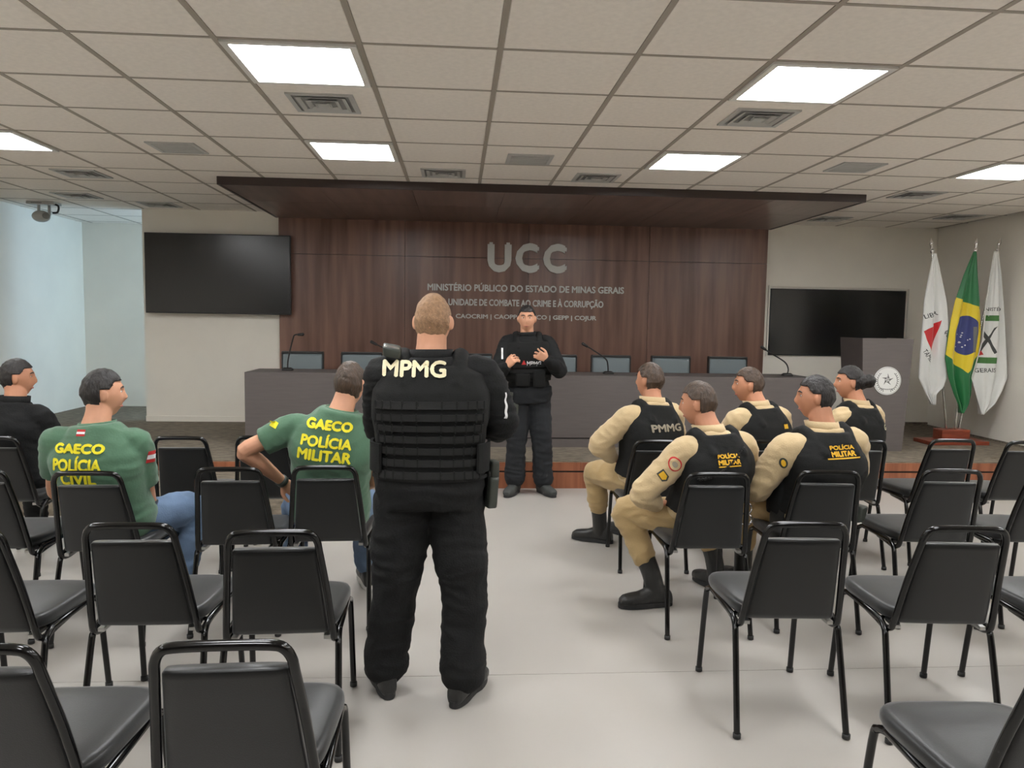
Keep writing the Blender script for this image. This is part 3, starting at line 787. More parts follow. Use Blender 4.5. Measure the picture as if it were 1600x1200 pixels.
def torso_at(J, g, t):
    """centre, side vector, front vector, half width, half depth at t (0 pelvis, 1 neck)"""
    pel, ch, nk, sm, sh, hp = torso_frame(J, g)
    keys = [(-.12, pel-(ch-pel).normalized()*.085, .150, .115), (0, pel, .172, .128), (.25, pel.lerp(ch, .45), .158, .118), (.42, pel.lerp(ch, .75), .168, .122), (.58, ch, .180, .126), (.72, ch.lerp(sm, .5), .182, .120), (.86, sm+(nk-sm)*.02, .160, .098), (.94, sm.lerp(nk, .55), .105, .082), (1.0, nk, .068, .068)]
    bw = J.get('belly', 0); t = max(-.12, min(1., t))
    for A, B in zip(keys, keys[1:]):
        if A[0] <= t <= B[0]: break
    f = (t-A[0])/(B[0]-A[0]); f2 = f*f*(3-2*f)
    c = A[1].lerp(B[1], f); w_ = (A[2]+(B[2]-A[2])*f2); d = (A[3]+(B[3]-A[3])*f2)
    gg = g if t < .9 else 1+(g-1)*.4
    side = hp.normalized().lerp(sh.normalized(), max(0, min(1, t/.8))).normalized()
    ax = (ch-pel).normalized().lerp((nk-ch).normalized(), max(0, min(1, t-.1))).normalized()
    side = (side - ax*side.dot(ax)).normalized(); fr = ax.cross(side) if ax.cross(side).dot(V(J['fwd'])) > 0 else side.cross(ax)
    bel = bw*math.exp(-((t-.2)/.25)**2)
    return c+fr*bel*.5, side, fr, w_*gg, d*gg+bel*.5

def torso_rings(J, g, off, t0=-.12, t1=1.0, n=14, p=2.5):
    out = []
    for k in range(n+1):
        t = t0+(t1-t0)*k/n; c, s, f, w_, d = torso_at(J, g, t); out.append(ering(c, s*(w_+off), f*(d+off), 32, p))
    return out

def wrap_strip(J, g, off, t, hgt, a0, a1, thick=.004, n=40, p=2.5):
    """closed curved strip around the torso, angles measured from the right side through the front"""
    rows = []
    bm = bmesh.new()
    def ringpt(t_, a, o):
        c, s, f, w_, d = torso_at(J, g, t_)
        return c + s*(w_+o)*sgp(math.cos(a), 2/p) + f*(d+o)*sgp(math.sin(a), 2/p)
    R = []
    for k in range(n+1):
        a = a0+(a1-a0)*k/n
        R.append([ringpt(t-hgt, a, off), ringpt(t+hgt, a, off), ringpt(t+hgt, a, off+thick), ringpt(t-hgt, a, off+thick)])
    loft(bm, R)
    return bm

def person(J, label, cloth):
    base = V(J['pelvis']); root = empty('person', (base.x, base.y, 0), 0, label, 'person')
    g = J.get('g', 1.0); fw_ = V(J['fwd']).normalized(); J['fwd'] = fw_
    hd = V(J['head']); hf = V(J['look']).normalized(); nk = V(J['neck']); hs = J.get('hs', 1.0)
    # ---- body, one continuous surface
    bm = bmesh.new()
    loft(bm, torso_rings(J, g*.90, -.008))
    hr, r, f, u, nu, nv = head_verts(bm, hd, hf, hs)
    loft(bm, hr)
    for sx in (-1, 1):
        ellipsoid(bm, hd + (r*sx*.077 - f*.008 - u*.004)*hs, r*.010*hs, (f*.018+r*sx*.008)*hs, u*.031*hs, 12, 8)
    tube(bm, [nk - (hd-nk)*.25, nk.lerp(hd, .35), hd - hf*.018 - UP*.02], [.066*hs*(1+(g-1)*.6), .058*hs*(1+(g-1)*.6), .060*hs], 18, k=3)
    for s in 'LR':
        sh, el, wr = V(J['sh'+s]), V(J['el'+s]), V(J['wr'+s])
        gg = 1+(g-1)*.5
        sh_i = sh + (V(J['chest'])+UP*.12-sh)*.18
        up_ = sh.lerp(el, .45); fo = el.lerp(wr, .3)
        tube(bm, [sh_i, sh, up_, el, fo, wr], [.042*gg, .043*gg, .045*gg, .041*gg, .042*gg, .027], 14, k=4)
        hp, kn, an = V(J['hip'+s]), V(J['kn'+s]), V(J['an'+s])
        tube(bm, [hp, hp.lerp(kn, .5), kn, kn.lerp(an, .35), an], [.080*g, .07, .052, .05, .036], 14, k=3)
        hdir = V(J.get('hd'+s, wr-el)); pn = V(J.get('hn'+s, (0, 0, -1))); th = V(J.get('ht'+s, UP))
        hand(bm, wr, hdir, pn, th, J.get('curl', .6), 1.0)
    me = remesh(bm, J.get('vox', .0048), 2, .42)
    body = link('body', shift(me, root), J['skin'], root, True)
    # eyes, brows and mouth
    if J.get('face', True):
        for sx in (-1, 1):
            bm = bmesh.new(); ellipsoid(bm, hd + (r*sx*.030 + f*.0725 + u*.011)*hs, r*.0125*hs, f*.009*hs, u*.0058*hs, 12, 8); e = link('eye', shift(done(bm), root), 'eye', body, True)
            bm = bmesh.new(); ellipsoid(bm, hd + (r*sx*.030 + f*.0796 + u*.011)*hs, r*.0056*hs, f*.0028*hs, u*.0054*hs, 10, 6); link('iris', shift(done(bm), root), 'iris', body, True)
            bm = bmesh.new(); tube(bm, [hd + (r*sx*.014 + f*.0900 + u*.031)*hs, hd + (r*sx*.032 + f*.0860 + u*.036)*hs, hd + (r*sx*.050 + f*.0735 + u*.030)*hs], [.0035, .0042, .0025], 6, k=3); link('eyebrow', shift(done(bm), root), J['hair'], body, True)
        bm = bmesh.new(); tube(bm, [hd + (r*-.022 + f*.073 - u*.066)*hs, hd + (f*.0855 - u*.064)*hs, hd + (r*.022 + f*.073 - u*.066)*hs], [.002, .0045, .002], 8, k=3); link('mouth', shift(done(bm), root), 'lip', body, True)
    # hair cap
    hr, r, f, u, nu, nv = head_verts(None, hd, hf, hs, J.get('hairg', .085), 96, 68)
    bm = bmesh.new(); G = [[bm.verts.new(p) for p in row] for row in hr]; top = bm.verts.new(hd + u*.118*hs*(1+J.get('hairg', .085)))
    for i in range(len(G)-1):
        for j in range(nu):
            th = PI*(i+1.5)/nv; ph = 2*PI*(j+.5)/nu; y, z, x = math.sin(th)*math.sin(ph), math.cos(th), math.sin(th)*math.cos(ph)
            lim = .52 if y > .45 else (.02+.5*max(0, y)/.45 if y > -.1 else -.50 - .15*min(1, -y))
            if abs(x) > .72 and -.28 < y < .22: lim = max(lim, .22)
            if z > lim: bm.faces.new((G[i][j], G[i][(j+1) % nu], G[i+1][(j+1) % nu], G[i+1][j]))
    for j in range(nu): bm.faces.new((top, G[0][(j+1) % nu], G[0][j]))
    for v in [v for v in bm.verts if not v.link_faces]: bm.verts.remove(v)
    bmesh.ops.recalc_face_normals(bm, faces=bm.faces)
    for v in bm.verts: v.co += (v.co-hd).normalized()*.004*noise.noise(v.co*45)
    me = bpy.data.meshes.new('hair'); bm.to_mesh(me); bm.free()
    ho = link('hair', shift(me, root), J['hair'], root, True); so = ho.modifiers.new('s', 'SOLIDIFY'); so.thickness = .012; so.offset = -1
    if 'bun' in J:
        bm = bmesh.new(); bc = V(J['bun']); d = (bc-hd).normalized(); a_ = d.orthogonal().normalized(); b2 = d.cross(a_)
        ellipsoid(bm, bc, d*.042, a_*.046, b2*.046, 18, 12); tube(bm, [hd+d*.07, bc], [.06, .035], 14)
        me = remesh(bm, .006, 3); wrinkle(me, .004, 40, 2.); link('hair_bun', shift(me, root), J['hair'], ho, True)
    # ---- trousers
    bm = bmesh.new(); g2 = J.get('gl', g); off = .016
    loft(bm, torso_rings(J, g2, off, -.12, .12, 5))
    for s in 'LR':
        hp, kn, an = V(J['hip'+s]), V(J['kn'+s]), V(J['an'+s])
        cuff = an + (kn-an)*J.get('cuff', .10)
        R = J.get('legr', (.100, .094, .076, .074, .070))
        tube(bm, [hp, hp.lerp(kn, .5), kn, kn.lerp(cuff, .45), cuff], [x*g2 for x in R], 18, k=4)
    me = remesh(bm, .009, 5); wrinkle(me, .009, 8.5, base.x*3+1, (1, 1, 2.0))
    tr = link('trousers', shift(me, root), cloth['trousers'], root, True)
    # ---- shirt
    bm = bmesh.new(); so_ = cloth.get('soff', .016)
    loft(bm, torso_rings(J, g, so_, cloth.get('hem', -.06), .985, 16))
    gg = 1+(g-1)*.6
    for s in 'LR':
        sh, el, wr = V(J['sh'+s]), V(J['el'+s]), V(J['wr'+s])
        sh_i = sh + (V(J['chest'])+UP*.10-sh)*.35
        if cloth['sleeve'] == 'short':
            e = sh.lerp(el, .62); tube(bm, [sh_i, sh, sh.lerp(el, .3), e], [.074*gg, .072*gg, .071*gg, .068*gg], 18, dome=False, k=4)
        else:
            cu = el.lerp(wr, .92); a_ = .010 if cloth.get('loose') else 0
            tube(bm, [sh_i, sh, sh.lerp(el, .45), el, el.lerp(wr, .4), cu], [(.066+a_)*gg, (.065+a_)*gg, (.064+a_)*gg, (.058+a_)*gg, (.054+a_)*gg, .040+a_*.6], 18, k=4)
    me = remesh(bm, .009, 6); wrinkle(me, cloth.get('wr', .0045), 12, base.x*5+base.y, cloth.get('wst', (1, 1, 1.5)))
    shirt = link('shirt', shift(me, root), cloth['shirt'], root, True)
    # collar
    c, s_, f_, w_, d_ = torso_at(J, g, .985); ax = (hd-nk).normalized()
    bm = bmesh.new(); ro = []
    for k in range(28):
        a = 2*PI*k/28; ro.append(c + s_*math.cos(a)*(w_+.012) + f_*math.sin(a)*(d_+.012))
    hC = cloth.get('collar', .02)
    A = [bm.verts.new(p - ax*.015) for p in ro]; B = [bm.verts.new(p + ax*hC) for p in ro]
    for k in range(28): bm.faces.new((A[k], A[(k+1) % 28], B[(k+1) % 28], B[k]))
    o = link('collar', shift(done(bm), root), cloth['shirt'], shirt, True); o.modifiers.new('s', 'SOLIDIFY').thickness = .006
    # ---- footwear
    for s in 'LR':
        an, kn = V(J['an'+s]), V(J['kn'+s]); d = J.get('ft'+s, (fw_.x, fw_.y))
        sh_ = an.lerp(kn, cloth.get('shaft', .3)) if cloth.get('foot', 'boot') == 'boot' else an.lerp(kn, .06)
        foot(root, an, d, cloth['boot'], cloth.get('sole', 'sole'), cloth.get('foot', 'boot'), sh_)
    # ---- vest
    ves = None
    if cloth.get('vest'):
        t0, t1 = cloth['vest']; bm = bmesh.new()
        loft(bm, torso_rings(J, g, cloth.get('voff', .038), t0, t1, 14, 2.8))
        for s in 'LR':
            sh = V(J['sh'+s]); c, sd, fr, w_, d_ = torso_at(J, g, .80); c2 = sh.lerp(nk, .42)+UP*.045
            sgn = 1 if s == 'R' else -1
            tube(bm, [c + sd*sgn*w_*.52 - fr*(d_+.005), c2, c + sd*sgn*w_*.52 + fr*(d_+.005)], [.034, .036, .034], 12, k=4)
        me = remesh(bm, .008, 3); wrinkle(me, .0018, 18, 3.3)
        ves = link('vest', shift(me, root), 'vest', root, True)
    return root, body, shirt, tr, ves, g

def back_text(s, root, target, o, r, u, w_, h_, m, off=.03, shear=0., name='lettering', also=()):
    bm = fit_text(s, w_, h_, off, 0, shear)
    project(bm, V(o), V(r), V(u), bvh_of(target, also), .006, .015, .3)
    return link(name, shift(done(bm), root), m, target)
def patch(root, target, o, r, u, pts, m, name='patch', lift=.004):
    bm = bmesh.new(); bm.faces.new([bm.verts.new((x, y, 0)) for x, y in pts])
    project(bm, V(o), V(r), V(u), bvh_of(target), lift, .012, .3)
    return link(name, shift(done(bm), root), m, target)
def circ(ra, rb, n=20): return [(ra*math.cos(2*PI*k/n), rb*math.sin(2*PI*k/n)) for k in range(n)]
def pouch(root, par, c, ax, ay, az, m, name='pouch', p=5):
    bm = bmesh.new(); c = V(c); ax, ay, az = V(ax), V(ay), V(az)
    loft(bm, [ering(c+az*z, ax*k, ay*k, 24, p) for z, k in ((-1, .86), (-.94, .96), (-.7, 1), (.7, 1), (.94, .96), (1, .86))])
    return link(name, shift(done(bm), root), m, par, True)

# ---- standing person, back to the camera
J = dict(pelvis=(-.108, 3.13, .93), chest=(-.106, 3.13, 1.22), neck=(-.110, 3.14, 1.455), head=(-.103, 3.165, 1.592), look=(.15, 1, -.05), fwd=(0, 1, 0),
         shL=(-.300, 3.15, 1.375), shR=(.100, 3.14, 1.375), elL=(-.330, 3.33, 1.13), elR=(.185, 3.20, 1.165), wrL=(-.165, 3.44, 1.14), wrR=(-.03, 3.43, 1.17),
         hipL=(-.215, 3.13, .87), hipR=(-.005, 3.13, .87), knL=(-.252, 3.15, .47), knR=(.036, 3.12, .47), anL=(-.300, 3.21, .10), anR=(.035, 3.12, .10),
         ftL=(-.28, .95), ftR=(.42, .9), g=1.14, gl=1.24, skin='skin', hair='hair_t', hairg=.03, legr=(.098, .094, .076, .073, .078), cuff=.08, hs=.98, curl=.9)
R4 = person(J, 'person standing with back turned in black clothes and vest with cream lettering', dict(trousers='black_cloth', shirt='black_cloth', sleeve='long', boot='boot', vest=(.07, .93), hem=-.12, wr=.008, wst=(.5, .5, 3.2), voff=.036, collar=.035, shaft=.2, loose=True))
root, body, shirt, tr, ves, g = R4
for t in (.12, .21, .30, .39, .48, .57, .66):
    bm = wrap_strip(J, g, .041, t, .026, -PI*.5-.98, -PI*.5+.98, .006, 36, 2.8)
    link('webbing_strap', shift(done(bm), root), 'web', ves)
    # bar-tacks that split the webbing into loops
    bm = bmesh.new()
    for a in [-PI*.5-.9+.2*k for k in range(10)]:
        c, s_, f_, w_, d_ = torso_at(J, g, t); p = c + s_*(w_+.047)*sgp(math.cos(a), 2/2.8) + f_*(d_+.047)*sgp(math.sin(a), 2/2.8)
        bx(bm, p.x-.003, p.x+.003, p.y-.003, p.y+.004, p.z-.018, p.z+.018)
    tag(link('bar_tack', shift(done(bm), root), 'vest', ves), kind='stuff')
for a0, a1 in ((PI*.02, -.75), (PI*.98, PI+.75)):
    bm = wrap_strip(J, g, .046, .24, .11, a0, a1, .012, 16, 2.8); link('side_panel', shift(done(bm), root), 'vest', ves)
back_text('MPMG', root, ves, (-.172, 3.13, 1.408), (1, 0, 0), (0, 0, 1), .255, .066, 'cream', .035, also=(shirt,))
pouch(root, ves, (-.262, 3.07, 1.475), (.036, 0, -.006), (0, .022, .010), (0, -.006, .018), 'gear', 'buckle')
pouch(root, ves, (-.262, 3.055, 1.487), (.03, 0, -.005), (0, .006, .004), (0, -.003, .006), 'bracket', 'buckle')
# holster on the right hip
ho = pouch(root, tr, (.142, 3.10, .90), (.020, .006, 0), (-.012, .040, 0), (.004, 0, .065), 'gear', 'holster')
pouch(root, tr, (.150, 3.10, .985), (.018, .005, 0), (-.010, .034, 0), (0, -.012, .045), 'gear', 'pistol_grip')
pouch(root, tr, (.128, 3.11, .935), (.010, .003, 0), (-.01, .036, 0), (0, 0, .055), 'boot', 'holster_paddle')
bm = wrap_strip(J, J['gl'], .022, .085, .014, 0, 2*PI, .006, 48); link('belt', shift(done(bm), root), 'web', tr)
patch(root, shirt, (.17, 3.12, 1.27), (.5, .85, 0), (.25, 0, 1), [(-.005, -.06), (.005, -.06), (.005, .045), (-.005, .045)], 'white_print', 'sleeve_patch')

# ---- the speaker, facing the camera
J = dict(pelvis=(.657, 6.98, .94), chest=(.645, 6.99, 1.24), neck=(.632, 6.98, 1.475), head=(.626, 6.955, 1.625), look=(-.12, -1, -.03), fwd=(0, -1, 0),
         shR=(.462, 6.99, 1.405), shL=(.815, 6.99, 1.405), elR=(.352, 6.86, 1.13), elL=(.925, 6.86, 1.16), wrR=(.435, 6.70, 1.20), wrL=(.790, 6.69, 1.27),
         hdR=(.25, -.15, .35), hnR=(.6, .6, 0), htR=(.3, -.2, 1), hdL=(-.7, -.1, .35), hnL=(0, .9, .2), htL=(0, 0, 1),
         hipR=(.565, 6.98, .885), hipL=(.750, 6.98, .885), knR=(.548, 6.95, .48), knL=(.784, 6.95, .48), anR=(.540, 6.99, .10), anL=(.808, 6.99, .10),
         ftR=(-.42, -.9), ftL=(.38, -.9), g=1.06, gl=1.14, skin='skin', hair='hair_d', legr=(.098, .094, .078, .080, .080), cuff=.12, curl=.9)
root, body, shirt, tr, ves, g = person(J, 'speaker standing by the stage facing the room, hands raised, in black vest and trousers', dict(trousers='navy_cloth', shirt='black_cloth', sleeve='long', boot='boot_g', vest=(.22, .88), hem=-.06, wr=.006, collar=.04, shaft=.2, loose=True))
for t in (.30, .40, .50):
    bm = wrap_strip(J, g, .040, t, .028, PI*.12, PI*.88, .006, 30, 2.8); link('webbing_strap', shift(done(bm), root), 'web', ves)
pouch(root, ves, (.735, 6.795, 1.09), (.055, 0, 0), (0, .022, 0), (0, 0, .075), 'vest'); pouch(root, ves, (.585, 6.80, 1.08), (.065, 0, 0), (0, .018, 0), (0, 0, .055), 'vest')
back_text('MPMG', root, ves, (.685, 6.98, 1.225), (1, 0, 0), (0, 0, 1), .13, .042, 'white_print', .03)
patch(root, ves, (.592, 6.98, 1.225), (1, 0, 0), (0, 0, 1), [(-.025, -.022), (.028, -.022), (.002, .03)], 'red', 'emblem')
patch(root, shirt, (.40, 6.9, 1.31), (1, 0, 0), (.4, 0, 1), [(-.008, -.05), (.008, -.05), (.008, .05), (-.008, .05)], 'white_print', 'sleeve_patch')
pouch(root, tr, (.50, 6.885, .79), (.055, 0, 0), (0, .030, 0), (.004, 0, .075), 'gear', 'thigh_holster'); pouch(root, tr, (.475, 6.87, .90), (.025, 0, 0), (0, .024, 0), (.01, 0, .06), 'gear', 'pistol_grip')
for z in (.74, .82):
    bm = bmesh.new(); c = V((.556, 6.97, z)); loft(bm, [ering(c+UP*k, V((.108, 0, 0)), V((0, .108, 0)), 28, 2) for k in (-.012, .012)]); link('thigh_strap', shift(done(bm), root), 'web', tr)

# ---- green shirt, hand on hip
FLAGP = [(-.02, -.015), (.02, -.015), (.02, .015), (-.02, .015)]
J = dict(pelvis=(-.675, 4.125, .575), chest=(-.650, 4.00, .90), neck=(-.600, 4.01, 1.135), head=(-.566, 4.06, 1.255), look=(.25, 1, -.05), fwd=(.05, 1, 0),
         shL=(-.845, 3.98, 1.035), shR=(-.435, 4.02, 1.030), elL=(-1.085, 3.95, .918), elR=(-.425, 4.09, .755), wrL=(-.935, 4.14, .715), wrR=(-.545, 4.31, .64),
         hdL=(.55, .35, -.55), hnL=(.5, -.2, -.6), htL=(-.2, .9, .2), htR=(0, .3, 1), hnR=(-.5, -.3, -.5),
         hipL=(-.765, 4.12, .545), hipR=(-.590, 4.12, .545), knL=(-.93, 4.44, .535), knR=(-.535, 4.47, .535), anL=(-.95, 4.47, .10), anR=(-.53, 4.53, .10),
         ftL=(-.3, 1), ftR=(-.25, .95), g=1.06, gl=1.0, skin='skin', hair='hair_b', hs=.98, curl=.8)
root, body, shirt, tr, ves, g = person(J, 'seated person in green shirt with left hand on hip, elbow bent outward', dict(trousers='jean', shirt='green', sleeve='short', boot='boot', sole='sole_w', foot='sneaker', hem=-.10, collar=.012, wr=.0055, soff=.029))
up = (V(J['neck'])-V(J['chest'])).normalized(); rt = (V(J['shR'])-V(J['shL'])).normalized()
rt = V((.985, 0, -.13)); oo = V((-.625, 3.9, 1.0))
back_text('GAECO', root, shirt, V((-.645, 3.9, 1.062)), rt, (0.13, 0, 1), .235, .052, 'yellow', .06)
back_text('POLÍCIA', root, shirt, V((-.655, 3.9, .985)), rt, (0.13, 0, 1), .255, .068, 'yellow', .045)
back_text('MILITAR', root, shirt, V((-.665, 3.9, .912)), rt, (0.13, 0, 1), .270, .058, 'yellow', .045)
patch(root, shirt, (-.93, 3.9, 1.06), (1, 0, -.4), (.4, 0, 1), FLAGP, 'yellow', 'sleeve_patch')
bm = bmesh.new(); d = (V(J['wrL'])-V(J['elL'])).normalized(); a = d.orthogonal().normalized(); b = d.cross(a); c = V(J['wrL'])-d*.012
loft(bm, [ering(c+d*k, a*.034, b*.034, 20, 2) for k in (-.014, .014)]); link('wristwatch', shift(done(bm), root), 'gear', root, True)

# ---- green shirt, head turned right
J = dict(pelvis=(-1.745, 3.95, .575), chest=(-1.762, 3.87, .855), neck=(-1.780, 3.88, 1.075), head=(-1.765, 3.92, 1.208), look=(.85, .55, 0), fwd=(.12, 1, 0),
         shL=(-1.960, 3.85, .975), shR=(-1.590, 3.88, .965), elL=(-2.03, 3.97, .70), elR=(-1.597, 4.02, .615), wrL=(-1.93, 4.21, .63), wrR=(-1.72, 4.26, .63), htR=(0, .3, 1), hnR=(-.5, -.2, -.6), htL=(0, .3, 1), hnL=(.5, -.2, -.6),
         hipL=(-1.83, 3.97, .545), hipR=(-1.665, 3.97, .545), knL=(-1.93, 4.40, .535), knR=(-1.46, 4.28, .535), anL=(-1.93, 4.42, .10), anR=(-1.53, 4.24, .10), ftR=(.4, .9),
         g=1.04, gl=1.04, skin='skin', hair='hair_d', legr=(.100, .094, .080, .078, .074))
root, body, shirt, tr, ves, g = person(J, 'seated person in green shirt looking right, in the chair at the left', dict(trousers='jean', shirt='green', sleeve='short', boot='boot', sole='sole_w', foot='sneaker', hem=-.10, collar=.012, wr=.0055, soff=.029))
rt = V((1, 0, -.02))
back_text('GAECO', root, shirt, V((-1.800, 3.8, .963)), rt, (0, 0, 1), .240, .048, 'yellow', .06)
back_text('POLÍCIA', root, shirt, V((-1.805, 3.8, .893)), rt, (0, 0, 1), .230, .075, 'yellow', .045)
back_text('CIVIL', root, shirt, V((-1.80, 3.8, .818)), rt, (0, 0, 1), .170, .058, 'yellow', .045)
patch(root, shirt, (-1.80, 3.8, 1.035), (1, 0, 0), (0, 0, 1), FLAGP, 'red', 'flag_patch'); patch(root, shirt, (-1.80, 3.8, 1.035), (1, 0, 0), (0, 0, 1), [(-.02, -.005), (.02, -.005), (.02, .005), (-.02, .005)], 'white_print', 'flag_patch', .006)
patch(root, shirt, (-1.53, 3.88, .90), (.35, 1, 0), (0, 0, 1), [(-.03, -.03), (.03, -.03), (.03, .03), (-.03, .03)], 'red', 'sleeve_patch'); patch(root, shirt, (-1.53, 3.88, .90), (.35, 1, 0), (0, 0, 1), [(-.03, -.011), (.03, -.011), (.03, .011), (-.03, .011)], 'white_print', 'sleeve_patch', .006)
pouch(root, tr, (-1.58, 4.0, .60), (.03, .01, 0), (-.01, .06, 0), (0, 0, .045), 'boot', 'belt_pouch')

# ---- person in black at the left edge
J = dict(pelvis=(-2.80, 5.03, .575), chest=(-2.81, 5.0, .84), neck=(-2.80, 5.02, 1.055), head=(-2.805, 5.06, 1.190), look=(.9, .45, 0), fwd=(.15, 1, 0),
         shL=(-3.0, 4.98, .955), shR=(-2.645, 5.0, .945), elL=(-3.08, 5.1, .70), elR=(-2.57, 5.1, .70), wrL=(-2.95, 5.33, .63), wrR=(-2.66, 5.33, .63), htR=(0, .3, 1), hnR=(-.5, -.2, -.6), htL=(0, .3, 1), hnL=(.5, -.2, -.6),
         hipL=(-2.89, 5.05, .545), hipR=(-2.71, 5.05, .545), knL=(-2.95, 5.47, .535), knR=(-2.66, 5.47, .535), anL=(-2.95, 5.5, .10), anR=(-2.66, 5.5, .10), g=1.08, gl=1.0, skin='skin_d', hair='hair_d')
person(J, 'seated person in black jacket at the left edge, looking right', dict(trousers='black_cloth', shirt='black_cloth', sleeve='long', boot='boot', hem=-.08, wr=.006, loose=True, collar=.04))

# ---- khaki officers
def officer(J, label, **kw):
    J.setdefault('skin', 'skin_d'); J.setdefault('hair', 'hair_b'); J.setdefault('g', 1.04); J.setdefault('gl', 1.0); J.setdefault('cuff', .42); J.setdefault('legr', (.102, .094, .080, .074, .066))
    c = dict(trousers='khaki_tr', shirt='khaki', sleeve='long', boot='boot', vest=(.02, .965), hem=-.05, wr=.0075, loose=True, collar=.04, shaft=.52, voff=.032); c.update(kw)
    return person(J, label, c)
def radio(root, ves, c): 
    pouch(root, ves, c, (.022, .008, 0), (-.006, .018, 0), (0, 0, .06), 'mic', 'radio')

J = dict(pelvis=(1.270, 4.99, .575), chest=(1.295, 4.96, .855), neck=(1.305, 4.985, 1.085), head=(1.290, 5.03, 1.215), look=(-.7, .75, .05), fwd=(-.45, .9, 0),
         shL=(1.130, 4.91, .985), shR=(1.460, 5.06, .985), elL=(.945, 4.95, .800), elR=(1.54, 5.25, .76), wrL=(1.045, 5.03, .695), wrR=(1.35, 5.38, .65), hdL=(.75, .1, -.08), hnL=(0, -.2, -1), htL=(0, .9, 0), htR=(-.5, .3, .5), hnR=(-.3, -.2, -.8),
         hipL=(1.185, 4.98, .545), hipR=(1.345, 5.06, .545), knL=(.985, 5.30, .535), knR=(1.22, 5.50, .535), anL=(1.050, 5.40, .10), anR=(1.28, 5.55, .10), ftL=(-.85, .5), ftR=(-.5, .85))
root, body, shirt, tr, ves, g = officer(J, 'leftmost seated officer in khaki shirt with forearm on thigh, facing the speaker')
fx = V((.894, .447, 0))
back_text('PMMG', root, ves, V((1.34, 4.88, .925)), fx, (0, 0, 1), .25, .05, 'grey_print', .04)
pouch(root, ves, (1.20, 5.08, .70), (.05, .025, 0), (-.02, .04, 0), (0, 0, .12), 'vest')

J = dict(pelvis=(1.345, 4.02, .575), chest=(1.385, 3.98, .82), neck=(1.365, 4.01, 1.035), head=(1.318, 4.065, 1.165), look=(-.85, .5, -.08), fwd=(-.35, .94, 0),
         shL=(1.205, 3.94, .925), shR=(1.575, 4.06, .935), elL=(.998, 3.96, .700), elR=(1.67, 4.22, .70), wrL=(1.085, 4.03, .612), wrR=(1.50, 4.40, .62), hdL=(.75, .12, .14), hnL=(0, -.3, -1), htL=(0, .9, 0), htR=(-.5, .3, .5), hnR=(-.3, -.2, -.8),
         hipL=(1.255, 4.02, .545), hipR=(1.425, 4.09, .545), knL=(.975, 4.24, .530), knR=(1.48, 4.48, .535), anL=(1.135, 4.145, .10), anR=(1.575, 4.40, .10), ftL=(-.95, -.1), ftR=(-.3, .9), skin='skin_d', hair='hair_b')
root, body, shirt, tr, ves, g = officer(J, 'seated officer in khaki shirt with a coiled radio cord across the back')
fx = V((.94, .33, 0))
back_text('POLÍCIA', root, ves, V((1.405, 3.88, .918)), fx, (0, 0, 1), .142, .026, 'gold', .05)
back_text('MILITAR', root, ves, V((1.405, 3.88, .886)), fx, (0, 0, 1), .142, .026, 'gold', .05)
patch(root, ves, (1.405, 3.88, .864), fx, (0, 0, 1), [(-.07, -.003), (.07, -.003), (.07, .003), (-.07, .003)], 'gold', 'lettering')
bv = bvh_of(ves); bm = bmesh.new(); pts = []
for k in range(121):
    f = k/120; c = V((1.245+.275*f, 3.7, .800+.155*f**1.6)); h = bv.ray_cast(c - V((0, .2, 0)), V((0, 1, 0)), 1.0)
    if h[0] is None: continue
    a = f*2*PI*34; pts.append(h[0] + V((0, -.010, 0)) + V((.0, .006*math.cos(a), .007*math.sin(a))))
if len(pts) > 8: tube(bm, pts, .0028, 6); link('coiled_radio_cord', shift(done(bm), root), 'mic', ves, True)
patch(root, shirt, (1.135, 3.85, .865), (.75, -.3, .6), (-.6, 0, .78), circ(.034, .040), 'red', 'round_patch'); patch(root, shirt, (1.135, 3.85, .865), (.75, -.3, .6), (-.6, 0, .78), circ(.027, .033), 'khaki', 'round_patch', .006); patch(root, shirt, (1.135, 3.85, .865), (.75, -.3, .6), (-.6, 0, .78), circ(.014, .018), 'grey_print', 'round_patch', .008)
patch(root, shirt, (1.075, 3.85, .800), (.75, -.3, .6), (-.6, 0, .78), [(-.022, -.02), (.0, -.034), (.022, -.02), (.022, .03), (-.022, .03)], 'gear', 'rank_patch'); patch(root, shirt, (1.075, 3.85, .800), (.75, -.3, .6), (-.6, 0, .78), [(-.016, -.012), (0, -.024), (.016, -.012), (.016, .022), (-.016, .022)], 'gold', 'rank_patch', .006)
pouch(root, ves, (1.225, 4.03, .62), (.02, .01, 0), (-.02, .05, 0), (0, 0, .09), 'vest'); pouch(root, tr, (1.20, 4.05, .60), (.016, .006, 0), (-.01, .03, 0), (0, 0, .06), 'gear', 'holster')
bm = bmesh.new()
for c in (V((1.585, 4.02, .60)), V((1.60, 4.05, .53))):
    pts = [c + V((.035*math.cos(a), .012*math.sin(2*a), .035*math.sin(a))) for a in [2*PI*k/18 for k in range(18)]]; tube(bm, pts+[pts[0]], .005, 6, False)
link('handcuffs', shift(done(bm), root), 'chrome', tr, True)

